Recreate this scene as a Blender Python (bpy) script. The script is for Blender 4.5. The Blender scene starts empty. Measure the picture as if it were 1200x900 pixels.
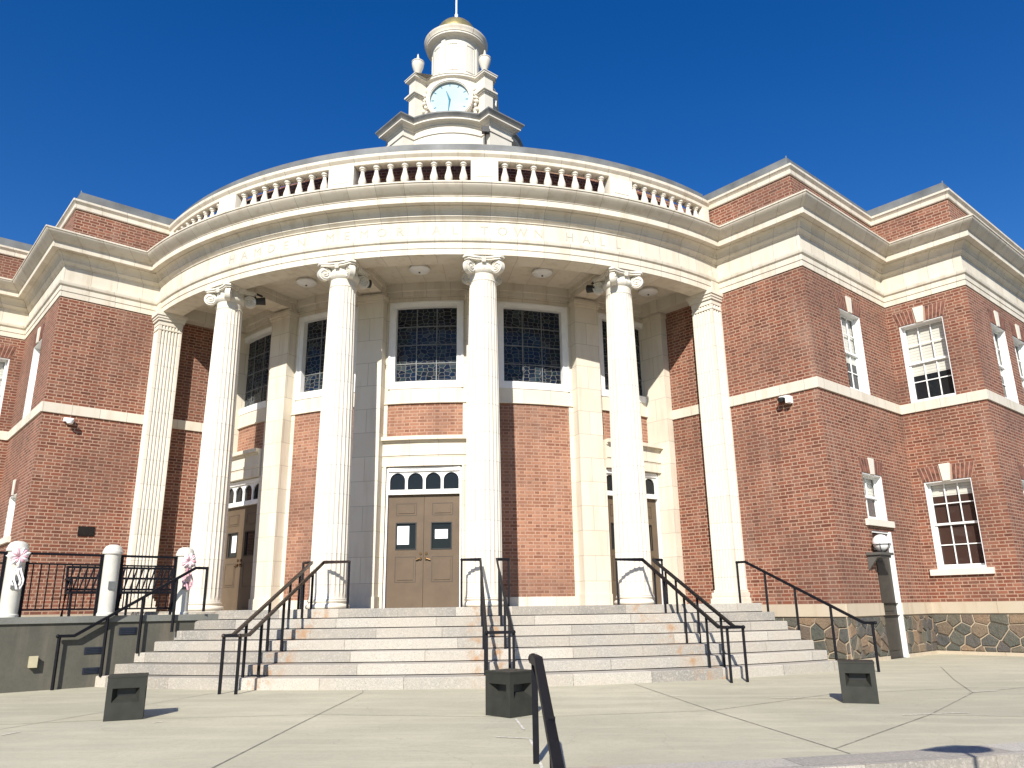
import bpy, math, random
from mathutils import Vector, Matrix
random.seed(7)
S = bpy.context.scene
COL = S.collection
rad = math.radians
sin, cos, pi = math.sin, math.cos, math.pi

# ------------------------------------------------------------------ camera
cam_d = bpy.data.cameras.new('camera')
cam_d.sensor_fit = 'HORIZONTAL'; cam_d.sensor_width = 36.0
cam_d.lens = 910.3253 / 1200 * 36
cam_d.clip_start = 0.05; cam_d.clip_end = 3000
cam = bpy.data.objects.new('camera', cam_d); COL.objects.link(cam)
CX, CY, CZ = 2.9534, -23.3795, 0.0306
pitch, roll, yaw = 0.2791, -0.0141, 0.0652
F = Vector((-sin(yaw)*cos(pitch), cos(yaw)*cos(pitch), sin(pitch)))
R0 = Vector((cos(yaw), sin(yaw), 0)); U0 = R0.cross(F)
CR = R0*cos(roll) + U0*sin(roll); CU = -R0*sin(roll) + U0*cos(roll)
cam.matrix_world = Matrix(((CR.x, CU.x, -F.x, CX), (CR.y, CU.y, -F.y, CY), (CR.z, CU.z, -F.z, CZ), (0, 0, 0, 1)))
S.camera = cam

# ------------------------------------------------------------------ sky, sun, exposure
SUN_EL, SUN_PHI = 34.0, 5.5        # light travels PHI degrees to the right of +Y
w = bpy.data.worlds.new('World'); S.world = w; w.use_nodes = True
nt = w.node_tree; nt.nodes.clear()
sky = nt.nodes.new('ShaderNodeTexSky'); sky.sky_type = 'NISHITA'; sky.sun_disc = False
sky.sun_elevation = rad(SUN_EL); sky.sun_rotation = rad(180 + SUN_PHI)
sky.altitude = 0; sky.air_density = 1.25; sky.dust_density = 0.15; sky.ozone_density = 5.0
bgn = nt.nodes.new('ShaderNodeBackground'); bgn.inputs[1].default_value = 0.058
wo = nt.nodes.new('ShaderNodeOutputWorld')
hs = nt.nodes.new('ShaderNodeHueSaturation'); hs.inputs['Saturation'].default_value = 1.34; hs.inputs['Hue'].default_value = .516; hs.inputs['Value'].default_value = 1.46
nt.links.new(sky.outputs[0], hs.inputs['Color']); nt.links.new(hs.outputs[0], bgn.inputs[0]); nt.links.new(bgn.outputs[0], wo.inputs[0])
sd = bpy.data.lights.new('sun', 'SUN'); sd.energy = 5.0; sd.angle = rad(0.53); sd.color = (1.0, 0.955, 0.88)
sun = bpy.data.objects.new('sun', sd); COL.objects.link(sun)
Ld = Vector((sin(rad(SUN_PHI))*cos(rad(SUN_EL)), cos(rad(SUN_PHI))*cos(rad(SUN_EL)), -sin(rad(SUN_EL))))
sun.rotation_euler = Ld.to_track_quat('-Z', 'Y').to_euler(); sun.location = (-5, -60, 45)
S.view_settings.view_transform = 'Standard'; S.view_settings.look = 'None'
S.view_settings.exposure = 0.5; S.view_settings.gamma = 1.0
S.view_settings.use_curve_mapping = False

# ------------------------------------------------------------------ materials
MATS = {}
def newmat(name):
    m = bpy.data.materials.new(name); m.use_nodes = True
    n = m.node_tree.nodes; n.clear()
    o = n.new('ShaderNodeOutputMaterial'); b = n.new('ShaderNodeBsdfPrincipled')
    m.node_tree.links.new(b.outputs[0], o.inputs[0]); MATS[name] = m
    return m, m.node_tree, b
def c4(c): return (c[0], c[1], c[2], 1)
class G:                      # tiny node-graph helper
    def __init__(s, nt): s.t = nt
    def n(s, typ, **kw):
        x = s.t.nodes.new(typ)
        for k, v in kw.items(): setattr(x, k, v)
        return x
    def l(s, a, b): s.t.links.new(a, b)
    def inp(s, sock, v):
        if isinstance(v, (int, float)): sock.default_value = v
        elif isinstance(v, tuple): sock.default_value = v
        else: s.l(v, sock)
    def m(s, op, a, b=0.0, c=None, clamp=False):
        x = s.n('ShaderNodeMath', operation=op); x.use_clamp = clamp
        s.inp(x.inputs[0], a); s.inp(x.inputs[1], b)
        if c is not None: s.inp(x.inputs[2], c)
        return x.outputs[0]
    def mix(s, f, a, b, blend='MIX'):
        x = s.n('ShaderNodeMix', data_type='RGBA', blend_type=blend)
        s.inp(x.inputs[0], f); s.inp(x.inputs[6], a); s.inp(x.inputs[7], b)
        return x.outputs[2]
    def ramp(s, f, stops):
        x = s.n('ShaderNodeValToRGB'); e = x.color_ramp.elements
        while len(e) < len(stops): e.new(0.5)
        for k, (p, c) in enumerate(stops):
            e[k].position = p; e[k].color = c4(c) if isinstance(c, tuple) else (c, c, c, 1)
        s.l(f, x.inputs[0]); return x.outputs[0]
    def noise(s, vec, scale, detail=4, rough=0.55, dims='3D'):
        x = s.n('ShaderNodeTexNoise', noise_dimensions=dims); x.inputs['Scale'].default_value = scale
        x.inputs['Detail'].default_value = detail; x.inputs['Roughness'].default_value = rough
        s.l(vec, x.inputs['Vector']); return x.outputs['Fac']
    def tc(s, k='Object'): return s.n('ShaderNodeTexCoord').outputs[k]
    def bump(s, h, dist, strength, b):
        x = s.n('ShaderNodeBump'); x.inputs['Distance'].default_value = dist; x.inputs['Strength'].default_value = strength
        s.l(h, x.inputs['Height']); s.l(x.outputs[0], b.inputs['Normal'])
def plain(name, col, rough=0.5, metal=0.0, spec=0.5, var=0.08, nscale=6.0):
    m, t, b = newmat(name); g = G(t)
    nz = g.noise(g.tc(), nscale, 5)
    f = g.m('MULTIPLY', nz, 1.0)
    lo = tuple(max(0, c*(1-var*2)) for c in col); hi = tuple(min(1, c*(1+var)) for c in col)
    g.l(g.ramp(f, [(0.3, lo), (0.7, hi)]), b.inputs['Base Color'])
    b.inputs['Roughness'].default_value = rough; b.inputs['Metallic'].default_value = metal
    b.inputs['Specular IOR Level'].default_value = spec
    return m

def brick(name, mortar=(.45, .29, .20), tone=1.0, warm=0.0, course=.0705, period=.33, cols=((.088, .024, .012), (.145, .037, .018), (.195, .054, .026), (.25, .086, .045), (.12, .046, .026))):
    m, t, b = newmat(name); g = G(t)
    uv = g.tc('UV'); sp = g.n('ShaderNodeSeparateXYZ'); g.l(uv, sp.inputs[0])
    u, v = sp.outputs[0], sp.outputs[1]
    # slight wobble of the courses
    wob = g.noise(uv, 3.0, 2); v = g.m('ADD', v, g.m('MULTIPLY', g.m('SUBTRACT', wob, .5), .006))
    row = g.m('FLOOR', g.m('DIVIDE', v, course)); fv = g.m('SUBTRACT', g.m('DIVIDE', v, course), row)
    odd = g.m('MODULO', g.m('ADD', row, 1000), 2)
    uu = g.m('ADD', g.m('DIVIDE', u, period), g.m('MULTIPLY', odd, .5))
    cell = g.m('FLOOR', uu); fu = g.m('SUBTRACT', uu, cell)
    sfrac = .66                                             # stretcher, then header (Flemish bond)
    ish = g.m('GREATER_THAN', fu, sfrac)
    # distance to nearest vertical joint, metres
    d0 = g.m('MINIMUM', fu, g.m('ABSOLUTE', g.m('SUBTRACT', fu, sfrac))); d0 = g.m('MINIMUM', d0, g.m('SUBTRACT', 1.0, fu))
    du = g.m('MULTIPLY', d0, period)
    dv = g.m('MULTIPLY', g.m('MINIMUM', fv, g.m('SUBTRACT', 1.0, fv)), course)
    d = g.m('MINIMUM', du, dv)
    d = g.m('ADD', d, g.m('MULTIPLY', g.m('SUBTRACT', g.noise(uv, 60, 2), .5), .004))
    isb = g.m('MULTIPLY', g.m('SUBTRACT', d, .0074), 260, clamp=True)
    cid = g.n('ShaderNodeCombineXYZ'); g.l(g.m('ADD', g.m('MULTIPLY', cell, 2), ish), cid.inputs[0]); g.l(row, cid.inputs[1])
    wn = g.n('ShaderNodeTexWhiteNoise', noise_dimensions='2D'); g.l(cid.outputs[0], wn.inputs['Vector'])
    r = wn.outputs['Value']
    def T(c): return (c[0]*tone*(1+warm), c[1]*tone, c[2]*tone*(1-warm))
    base = g.ramp(r, [(p_, T(c_)) for p_, c_ in zip((0.0, 0.3, 0.62, 0.88, 1.0), cols)])
    hd = g.mix(g.m('MULTIPLY', ish, .35), base, c4(T(cols[0])))
    big = g.noise(g.tc(), 0.55, 4); med = g.noise(g.tc(), 2.6, 5); fine = g.noise(g.tc(), 45, 3)
    colr = g.mix(g.m('MULTIPLY', g.m('SUBTRACT', 1.0, fine), .3), hd, c4(T(cols[3])))
    mort = g.ramp(fine, [(0.3, tuple(c*.75 for c in mortar)), (0.7, mortar)])
    colr = g.mix(isb, mort, colr)
    # weather: paler lime bloom and darker sooty patches
    wn2 = g.n('ShaderNodeTexWhiteNoise', noise_dimensions='2D'); va = g.n('ShaderNodeVectorMath', operation='ADD'); g.l(cid.outputs[0], va.inputs[0]); va.inputs[1].default_value = (31.7, 12.3, 0); g.l(va.outputs[0], wn2.inputs['Vector'])
    bloom = g.m('MULTIPLY', g.ramp(med, [(0.42, .08), (0.66, 1.0)]), g.m('MULTIPLY', wn2.outputs['Value'], .42))
    colr = g.mix(bloom, colr, (.38, .22, .15, 1))
    soot = g.m('MULTIPLY', g.ramp(big, [(0.40, 1.0), (0.53, 0.0)]), .34)
    mps = g.n('ShaderNodeMapping'); g.l(g.tc(), mps.inputs[0]); mps.inputs['Scale'].default_value = (2.2, 2.2, .35)
    strk = g.noise(mps.outputs[0], 1.0, 5, .6)
    colr = g.mix(g.m('MULTIPLY', g.ramp(strk, [(0.52, 0.0), (0.68, 1.0)]), .30), colr, (.09, .05, .035, 1))
    colr = g.mix(g.m('MULTIPLY', g.ramp(strk, [(0.30, 1.0), (0.44, 0.0)]), .22), colr, (.42, .30, .23, 1))
    colr = g.mix(soot, colr, (.10, .055, .040, 1))
    g.l(colr, b.inputs['Base Color']); b.inputs['Roughness'].default_value = .88
    g.bump(g.m('ADD', isb, g.m('MULTIPLY', fine, .3)), .006, .7, b)
    return m

def stone(name, col=(.66, .60, .49), bw=.55, bh=50.0, off=0.0, joint=.0045, jdark=.52, streak=.35, rough=.75):
    m, t, b = newmat(name); g = G(t)
    uv = g.tc('UV')
    br = g.n('ShaderNodeTexBrick'); g.l(uv, br.inputs['Vector']); br.offset = off
    br.inputs['Scale'].default_value = 1; br.inputs['Brick Width'].default_value = bw; br.inputs['Row Height'].default_value = bh
    br.inputs['Mortar Size'].default_value = joint; br.inputs['Mortar Smooth'].default_value = .2; br.inputs['Bias'].default_value = 0
    br.inputs['Color1'].default_value = c4(tuple(c*.93 for c in col)); br.inputs['Color2'].default_value = c4(tuple(min(.85, c*1.06) for c in col))
    br.inputs['Mortar'].default_value = c4(tuple(c*jdark for c in col))
    mp = g.n('ShaderNodeMapping'); g.l(g.tc(), mp.inputs[0]); mp.inputs['Scale'].default_value = (5, 5, .7)
    st = g.noise(mp.outputs[0], 1.0, 6, .6); med = g.noise(g.tc(), 2.3, 5)
    f = g.m('MULTIPLY', g.ramp(st, [(0.5, 0.0), (0.74, 1.0)]), streak)
    c = g.mix(f, br.outputs['Color'], c4((col[0]*.62, col[1]*.55, col[2]*.46)))
    f2 = g.m('MULTIPLY', g.ramp(med, [(0.35, 1.0), (0.6, 0.0)]), .13)
    c = g.mix(f2, c, c4((col[0]*.8, col[1]*.72, col[2]*.6)))
    g.l(c, b.inputs['Base Color']); b.inputs['Roughness'].default_value = rough
    fine = g.noise(g.tc(), 70, 3)
    g.bump(g.m('ADD', g.m('MULTIPLY', br.outputs['Fac'], -1.0), g.m('MULTIPLY', fine, .12)), .006, .5, b)
    return m

def granite():
    m, t, b = newmat('granite'); g = G(t)
    uv = g.tc('UV'); ob = g.tc()
    br = g.n('ShaderNodeTexBrick'); g.l(uv, br.inputs['Vector']); br.offset = .37; br.offset_frequency = 1
    br.squash = .62; br.squash_frequency = 2
    br.inputs['Scale'].default_value = 1; br.inputs['Brick Width'].default_value = 1.75; br.inputs['Row Height'].default_value = 1.0
    br.inputs['Mortar Size'].default_value = .005; br.inputs['Bias'].default_value = 0
    br.inputs['Color1'].default_value = (.19, .18, .16, 1); br.inputs['Color2'].default_value = (.50, .46, .39, 1)
    br.inputs['Mortar'].default_value = (.17, .14, .11, 1)
    sp = g.noise(ob, 95, 2, .8); sp2 = g.noise(ob, 38, 3, .7); big = g.noise(ob, 1.6, 4)
    c = g.mix(g.ramp(sp, [(0.36, .65), (0.5, 0.0)]), br.outputs['Color'], (.13, .12, .105, 1))
    c = g.mix(g.ramp(sp2, [(0.5, 0.0), (0.68, .45)]), c, (.60, .54, .46, 1))
    c = g.mix(g.ramp(big, [(0.4, .35), (0.62, 0.0)]), c, (.42, .36, .28, 1))
    # rust stains under the rail posts (by angle round the stair)
    xyz = g.n('ShaderNodeSeparateXYZ'); g.l(ob, xyz.inputs[0])
    ang = g.m('ARCTAN2', xyz.outputs[0], g.m('MULTIPLY', xyz.outputs[1], -1.0))
    tot = None
    for a in (-21.6, -7.6, -6.6, 8.0, 9.6, 24.2, 25.6):
        q = g.m('DIVIDE', g.m('SUBTRACT', ang, rad(a)), rad(.6))
        q = g.m('EXPONENT', g.m('MULTIPLY', g.m('MULTIPLY', q, q), -1.0))
        tot = q if tot is None else g.m('MAXIMUM', tot, q)
    rn = g.noise(ob, 7, 4)
    f = g.m('MULTIPLY', tot, g.ramp(rn, [(0.45, 0.0), (0.66, .8)]))
    c = g.mix(f, c, (.34, .17, .06, 1))
    g.l(c, b.inputs['Base Color']); b.inputs['Roughness'].default_value = .8
    g.bump(g.m('ADD', sp, g.m('MULTIPLY', br.outputs['Fac'], -2.0)), .004, .5, b)
    return m

def concrete(name, col, dark, sc=1.0, streaks=False):
    m, t, b = newmat(name); g = G(t)
    ob = g.tc()
    a = g.noise(ob, .35*sc, 6, .6); f = g.noise(ob, 28, 4, .7); d = g.noise(ob, 2.2*sc, 5, .6)
    c = g.mix(g.ramp(a, [(0.38, 0.0), (0.64, 1.0)]), c4(dark), c4(col))
    c = g.mix(g.m('MULTIPLY', g.ramp(d, [(0.45, 0.0), (0.7, 1.0)]), .25), c, c4(tuple(x*.8 for x in dark)))
    c = g.mix(g.m('MULTIPLY', g.ramp(f, [(0.35, 1.0), (0.55, 0.0)]), .25), c, c4(tuple(x*.7 for x in dark)))
    gr_ = g.noise(ob, 140, 2, .8); c = g.mix(g.m('MULTIPLY', g.ramp(gr_, [(0.36, 1.0), (0.46, 0.0)]), .35), c, c4(tuple(x*.45 for x in dark)))
    c = g.mix(g.m('MULTIPLY', g.ramp(gr_, [(0.56, 0.0), (0.68, 1.0)]), .25), c, c4(tuple(min(.8, x*1.5) for x in col)))
    mp = g.n('ShaderNodeMapping'); g.l(ob, mp.inputs[0])
    if streaks:
        mp.inputs['Scale'].default_value = (3.5, 3.5, .5)
        s = g.noise(mp.outputs[0], 1.0, 5, .6)
        c = g.mix(g.m('MULTIPLY', g.ramp(s, [(0.5, 0.0), (0.72, 1.0)]), .4), c, (.22, .18, .13, 1))
    else:
        mp.inputs['Scale'].default_value = (.5, 3.2, 1)
        s = g.noise(mp.outputs[0], 1.0, 5, .65)
        c = g.mix(g.m('MULTIPLY', g.ramp(s, [(0.48, 0.0), (0.62, 1.0)]), .28), c, c4(tuple(min(.8, x*1.2) for x in col)))
        # hairline cracks
        vo = g.n('ShaderNodeTexVoronoi', feature='DISTANCE_TO_EDGE'); vo.inputs['Scale'].default_value = .42
        wv = g.n('ShaderNodeVectorMath', operation='ADD'); g.l(ob, wv.inputs[0])
        nn = g.n('ShaderNodeTexNoise'); nn.inputs['Scale'].default_value = 1.3; nn.inputs['Detail'].default_value = 5; g.l(ob, nn.inputs['Vector'])
        g.l(nn.outputs['Color'], wv.inputs[1]); g.l(wv.outputs[0], vo.inputs['Vector'])
        ck = g.m('LESS_THAN', vo.outputs['Distance'], .0022)
        c = g.mix(g.m('MULTIPLY', ck, .22), c, c4(tuple(x*.45 for x in dark)))
    g.l(c, b.inputs['Base Color']); b.inputs['Roughness'].default_value = .85
    g.bump(g.m('ADD', f, d), .004, .35, b)
    return m

def rubble():
    m, t, b = newmat('rubble_stone'); g = G(t)
    wn = g.n('ShaderNodeTexWhiteNoise', noise_dimensions='2D'); g.l(g.tc('UV'), wn.inputs['Vector'])
    c = g.ramp(wn.outputs['Value'], [(0.0, (.060, .072, .062)), (0.22, (.105, .108, .082)), (0.40, (.055, .062, .068)), (0.56, (.19, .125, .075)), (0.74, (.115, .115, .082)), (0.88, (.33, .21, .12)), (1.0, (.14, .10, .075))])
    f = g.noise(g.tc(), 9, 6, .65); f2 = g.noise(g.tc(), 60, 3)
    c = g.mix(g.m('MULTIPLY', g.ramp(f, [(0.4, 0.0), (0.65, 1.0)]), .16), c, (.18, .13, .08, 1))
    c = g.mix(g.m('MULTIPLY', g.ramp(f2, [(0.4, 1.0), (0.6, 0.0)]), .35), c, (.05, .045, .04, 1))
    g.l(c, b.inputs['Base Color']); b.inputs['Roughness'].default_value = .8
    g.bump(g.m('ADD', f, g.m('MULTIPLY', f2, .25)), .05, .8, b)
    return m

def leaded():
    m, t, b = newmat('leaded_glass'); g = G(t)
    uv = g.tc('UV')
    nn = g.n('ShaderNodeTexNoise'); nn.inputs['Scale'].default_value = 2.2; g.l(uv, nn.inputs['Vector'])
    mpv = g.n('ShaderNodeMapping'); g.l(uv, mpv.inputs[0]); mpv.inputs['Scale'].default_value = (.8, 1.15, 1)
    mx = g.n('ShaderNodeMix', data_type='RGBA'); mx.inputs[0].default_value = .10; g.l(mpv.outputs[0], mx.inputs[6]); g.l(nn.outputs['Color'], mx.inputs[7])
    v1 = g.n('ShaderNodeTexVoronoi', feature='DISTANCE_TO_EDGE', voronoi_dimensions='2D'); v1.inputs['Scale'].default_value = 11
    v1.inputs['Randomness'].default_value = .62; g.l(mx.outputs[2], v1.inputs['Vector'])
    v2 = g.n('ShaderNodeTexVoronoi', feature='F1', voronoi_dimensions='2D'); v2.inputs['Scale'].default_value = 11
    v2.inputs['Randomness'].default_value = .62; g.l(mx.outputs[2], v2.inputs['Vector'])
    lead = g.ramp(v1.outputs['Distance'], [(0.028, 1.0), (0.055, 0.0)])
    sep = g.n('ShaderNodeSeparateColor'); g.l(v2.outputs['Color'], sep.inputs[0])
    gl = g.ramp(sep.outputs[0], [(0.0, (.006, .008, .012)), (0.35, (.008, .016, .035)), (0.6, (.015, .018, .02)), (0.8, (.008, .022, .03)), (1.0, (.05, .06, .065))])
    c = g.mix(lead, gl, (.14, .135, .12, 1))
    g.l(c, b.inputs['Base Color'])
    g.l(g.ramp(lead, [(0, .10), (1, .7)]), b.inputs['Roughness']); b.inputs['Specular IOR Level'].default_value = .22
    g.bump(g.m('ADD', g.m('MULTIPLY', lead, 1.0), g.m('MULTIPLY', sep.outputs[1], .5)), .004, .5, b)
    return m

def glass(name, col=(.012, .014, .016), rough=.03):
    m, t, b = newmat(name); g = G(t)
    b.inputs['Base Color'].default_value = c4(col); b.inputs['Roughness'].default_value = rough
    b.inputs['Specular IOR Level'].default_value = .28
    nz = g.noise(g.tc(), 2.2, 2); g.bump(nz, .02, .12, b)
    return m

def bands(name, a, bcol, sx, sz):            # striped, e.g. venetian blind
    m, t, b = newmat(name); g = G(t)
    sp = g.n('ShaderNodeSeparateXYZ'); g.l(g.tc(), sp.inputs[0])
    f = g.m('FRACT', g.m('MULTIPLY', sp.outputs[2], sz)); g.l(g.mix(g.m('GREATER_THAN', f, .8), c4(a), c4(bcol)), b.inputs['Base Color'])
    b.inputs['Roughness'].default_value = .25
    return m

BRICK = brick('red_brick')
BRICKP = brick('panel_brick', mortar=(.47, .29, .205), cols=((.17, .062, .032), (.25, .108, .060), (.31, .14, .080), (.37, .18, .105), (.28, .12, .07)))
CREAM = stone('cream_terracotta', col=(.66, .60, .49), bw=.55, streak=.55)
CREAMB = stone('cream_blocks', col=(.67, .605, .49), bw=.62, bh=.52, off=.5, streak=.4)
CREAMC = stone('column_terracotta', col=(.72, .665, .56), bw=.58, bh=.55, off=.5, streak=.25, joint=.0035)
FLUTED = stone('pier_terracotta', col=(.70, .645, .54), bw=50, bh=.55, off=0, streak=.2, joint=.0035)
SANDST = stone('sandstone_course', col=(.50, .42, .31), bw=1.3, streak=.4)
CREAMP = stone('cupola_paint', col=(.70, .655, .56), bw=60, bh=60, streak=.18)
RMORT = concrete('foundation_mortar', (.46, .37, .26), (.38, .30, .21), 2)
GRAN = granite(); PLAZA = concrete('plaza_concrete', (.52, .48, .345), (.41, .38, .275))
WALLC = concrete('grey_concrete', (.115, .108, .082), (.08, .075, .058), 2.2, True)
CAPC = concrete('cap_concrete', (.22, .22, .195), (.15, .15, .13), 2, True)
RUB = rubble(); LEAD = leaded()
WHITE = plain('white_paint', (.80, .79, .76), .45, var=.03)
GLASS = glass('dark_glass'); GLASSR = glass('dim_glass', (.05, .028, .022))  # GLASSR: reddish tone paints the brick reflection into the panes
BLIND = bands('window_blind', (.55, .54, .47), (.40, .39, .34), 1, 14)
IRON = plain('black_iron', (.006, .006, .009), .55, spec=.18, var=.2, nscale=20)
BROWNR = plain('worn_rail', (.035, .020, .014), .38, var=.4, nscale=12)
DOORM = plain('brown_door_paint', (.125, .088, .056), .6, spec=.3, var=.07, nscale=3)
DOORD = plain('door_groove', (.06, .042, .028), .6, var=.08)
BRASS = plain('aged_brass', (.16, .10, .05), .35, 1.0)
PAPER = plain('paper', (.82, .82, .82), .6, var=.01)
GOLD = plain('gilded_dome', (.62, .50, .20), .33, .75, var=.15)
ZINC = plain('zinc_sheet', (.17, .175, .17), .65, .1, var=.2, nscale=2)
LEADR = plain('lead_roof', (.19, .19, .18), .6, .1, var=.2, nscale=3)
ROOF = plain('flat_roof_felt', (.12, .12, .12), .9)
DARKBOX = plain('grey_bollard_paint', (.030, .030, .024), .6, spec=.3, var=.12, nscale=9)
BLACK = plain('black_plastic', (.012, .012, .012), .45)
PLATE = plain('dark_bronze_plate', (.03, .022, .016), .35, .5)
NAVY = plain('steel_louvre_plate', (.022, .027, .042), .4, .2)
MARBLE = plain('white_post_stone', (.62, .595, .52), .5, var=.07, nscale=5)
OPAL = plain('opal_glass', (.80, .80, .78), .35, var=.02)
CLOCK = plain('clock_glass', (.42, .52, .54), .7, spec=.15, var=.06, nscale=1.5)
CHAND = plain('clock_hand_paint', (.05, .22, .30), .8, spec=.1)
PINK = plain('pink_ribbon', (.78, .42, .47), .55, var=.15, nscale=30)
WHITR = plain('white_ribbon', (.80, .76, .74), .55, var=.1, nscale=30)
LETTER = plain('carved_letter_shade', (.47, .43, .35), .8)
CAULK = plain('white_caulk', (.72, .68, .58), .8, var=.25, nscale=30)
JOINT = plain('plaza_joint_filler', (.33, .305, .235), .9, var=.3, nscale=12)
ARCHM = plain('arch_mortar', (.40, .26, .19), .9, var=.1, nscale=20)
ARCHB = plain('arch_brick', (.20, .080, .052), .88, var=.35, nscale=9)
LAWN = plain('asphalt_street', (.10, .10, .10), .9, var=.2, nscale=2)
GREYD = plain('grey_door_paint', (.055, .048, .038), .6, spec=.3)

# ------------------------------------------------------------------ mesh builder
class Fr:                                   # wall frame: s along the wall, d outwards, z up
    def __init__(f, o, u, z=0.0):
        f.o = Vector((o[0], o[1])); l = math.hypot(*u); f.u = Vector((u[0]/l, u[1]/l)); f.n = Vector((f.u.y, -f.u.x)); f.z = z
    def p(f, s, d, z):
        q = f.o + f.u*s + f.n*d; return (q.x, q.y, z + f.z)
WORLD = Fr((0, 0), (1, 0))                  # s = x, d = -y
class MB:
    def __init__(b): b.v = []; b.f = []; b.uv = []
    def quad(b, pts, uvs=None):
        i = len(b.v); b.v += [tuple(p) for p in pts]; b.f.append(tuple(range(i, i+len(pts))))
        b.uv.append(uvs or [(.3, .3)]*len(pts))
    def box(b, fr, s0, s1, d0, d1, z0, z1, uo=0.0):
        P = fr.p
        def q(a, uvs): b.quad([P(*x) for x in a], [(x+uo, y) for x, y in uvs])
        q([(s0, d1, z0), (s1, d1, z0), (s1, d1, z1), (s0, d1, z1)], [(s0, z0), (s1, z0), (s1, z1), (s0, z1)])
        q([(s1, d0, z0), (s0, d0, z0), (s0, d0, z1), (s1, d0, z1)], [(s1, z0), (s0, z0), (s0, z1), (s1, z1)])
        q([(s1, d1, z0), (s1, d0, z0), (s1, d0, z1), (s1, d1, z1)], [(s1, z0), (s1+d1-d0, z0), (s1+d1-d0, z1), (s1, z1)])
        q([(s0, d0, z0), (s0, d1, z0), (s0, d1, z1), (s0, d0, z1)], [(s0-d1+d0, z0), (s0, z0), (s0, z1), (s0-d1+d0, z1)])
        q([(s0, d1, z1), (s1, d1, z1), (s1, d0, z1), (s0, d0, z1)], [(s0, z1), (s1, z1), (s1, z1+d1-d0), (s0, z1+d1-d0)])
        q([(s0, d0, z0), (s1, d0, z0), (s1, d1, z0), (s0, d1, z0)], [(s0, z0), (s1, z0), (s1, z0+d1-d0), (s0, z0+d1-d0)])
        return b
    def prism(b, fr, poly, d0, d1):         # poly of (s,z), extruded in d
        n = len(poly)
        b.quad([fr.p(s, d1, z) for s, z in poly], [(s, z) for s, z in poly])
        b.quad([fr.p(s, d0, z) for s, z in reversed(poly)], [(s, z) for s, z in reversed(poly)])
        for i in range(n):
            (s0, z0), (s1, z1) = poly[i], poly[(i+1) % n]
            b.quad([fr.p(s0, d1, z0), fr.p(s0, d0, z0), fr.p(s1, d0, z1), fr.p(s1, d1, z1)], [(s0, z0), (s0, z0+.1), (s1, z1+.1), (s1, z1)])
        return b
    def arc(b, r0, r1, a0, a1, z0, z1, n=None, c=(0, 0)):   # annular block, angles in degrees, 0 = towards -Y
        n = n or max(1, int(abs(a1-a0)/1.5))
        def P(r, a, z): t = rad(a); return (c[0]+r*sin(t), c[1]-r*cos(t), z)
        for i in range(n):
            a, e = a0+(a1-a0)*i/n, a0+(a1-a0)*(i+1)/n
            u0, u1 = r1*rad(a), r1*rad(e)
            b.quad([P(r1, a, z0), P(r1, e, z0), P(r1, e, z1), P(r1, a, z1)], [(u0, z0), (u1, z0), (u1, z1), (u0, z1)])
            if r0 > 0: b.quad([P(r0, e, z0), P(r0, a, z0), P(r0, a, z1), P(r0, e, z1)], [(u1, z0), (u0, z0), (u0, z1), (u1, z1)])
            b.quad([P(r1, a, z1), P(r1, e, z1), P(r0, e, z1), P(r0, a, z1)], [(u0, r1), (u1, r1), (u1, r0), (u0, r0)])
            b.quad([P(r0, a, z0), P(r0, e, z0), P(r1, e, z0), P(r1, a, z0)], [(u0, r0), (u1, r0), (u1, r1), (u0, r1)])
        if abs(a1-a0) < 359:
            for a, fl in ((a0, 0), (a1, 1)):
                q = [P(r0, a, z0), P(r1, a, z0), P(r1, a, z1), P(r0, a, z1)]; uvq = [(r0, z0), (r1, z0), (r1, z1), (r0, z1)]
                if fl: q.reverse(); uvq.reverse()
                b.quad(q, uvq)
        return b
    def lathe(b, prof, o=(0, 0, 0), n=32, rf=None, phase=0.0):   # prof: (r, z) going up
        for k in range(len(prof)-1):
            (r0, z0), (r1, z1) = prof[k], prof[k+1]
            for i in range(n):
                a, e = 2*pi*i/n+phase, 2*pi*(i+1)/n+phase
                def P(r, t, z):
                    rr = rf(r, t, z) if rf else r
                    return (o[0]+rr*sin(t), o[1]-rr*cos(t), o[2]+z)
                uvs = [(a*.35+.3, z0+.13), (e*.35+.3, z0+.13), (e*.35+.3, z1+.13), (a*.35+.3, z1+.13)]
                if r0 < 1e-6: b.quad([P(0, a, z0), P(r1, e, z1), P(r1, a, z1)], [uvs[0], uvs[2], uvs[3]])
                elif r1 < 1e-6: b.quad([P(r0, a, z0), P(r0, e, z0), P(0, a, z1)], uvs[:3])
                else: b.quad([P(r0, a, z0), P(r0, e, z0), P(r1, e, z1), P(r1, a, z1)], uvs)
        return b
    def sweep(b, path, prof, closed=False):   # path xy (outward normal on its right), prof (d, z)
        n = len(path); N = []
        for i in range(n):
            def dirn(j):
                p, q = path[j % n], path[(j+1) % n]; l = math.hypot(q[0]-p[0], q[1]-p[1]); return ((q[0]-p[0])/l, (q[1]-p[1])/l)
            if closed or 0 < i < n-1: d1, d2 = dirn(i-1), dirn(i)
            elif i == 0: d1 = d2 = dirn(0)
            else: d1 = d2 = dirn(n-2)
            n1 = (d1[1], -d1[0]); n2 = (d2[1], -d2[0]); k = 1+n1[0]*n2[0]+n1[1]*n2[1]
            N.append(((n1[0]+n2[0])/k, (n1[1]+n2[1])/k))
        L = [0.0]
        for i in range(n if closed else n-1):
            p, q = path[i], path[(i+1) % n]; L.append(L[-1]+math.hypot(q[0]-p[0], q[1]-p[1]))
        V = [0.0]
        for k in range(len(prof)-1): V.append(V[-1]+math.hypot(prof[k+1][0]-prof[k][0], prof[k+1][1]-prof[k][1]))
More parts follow.
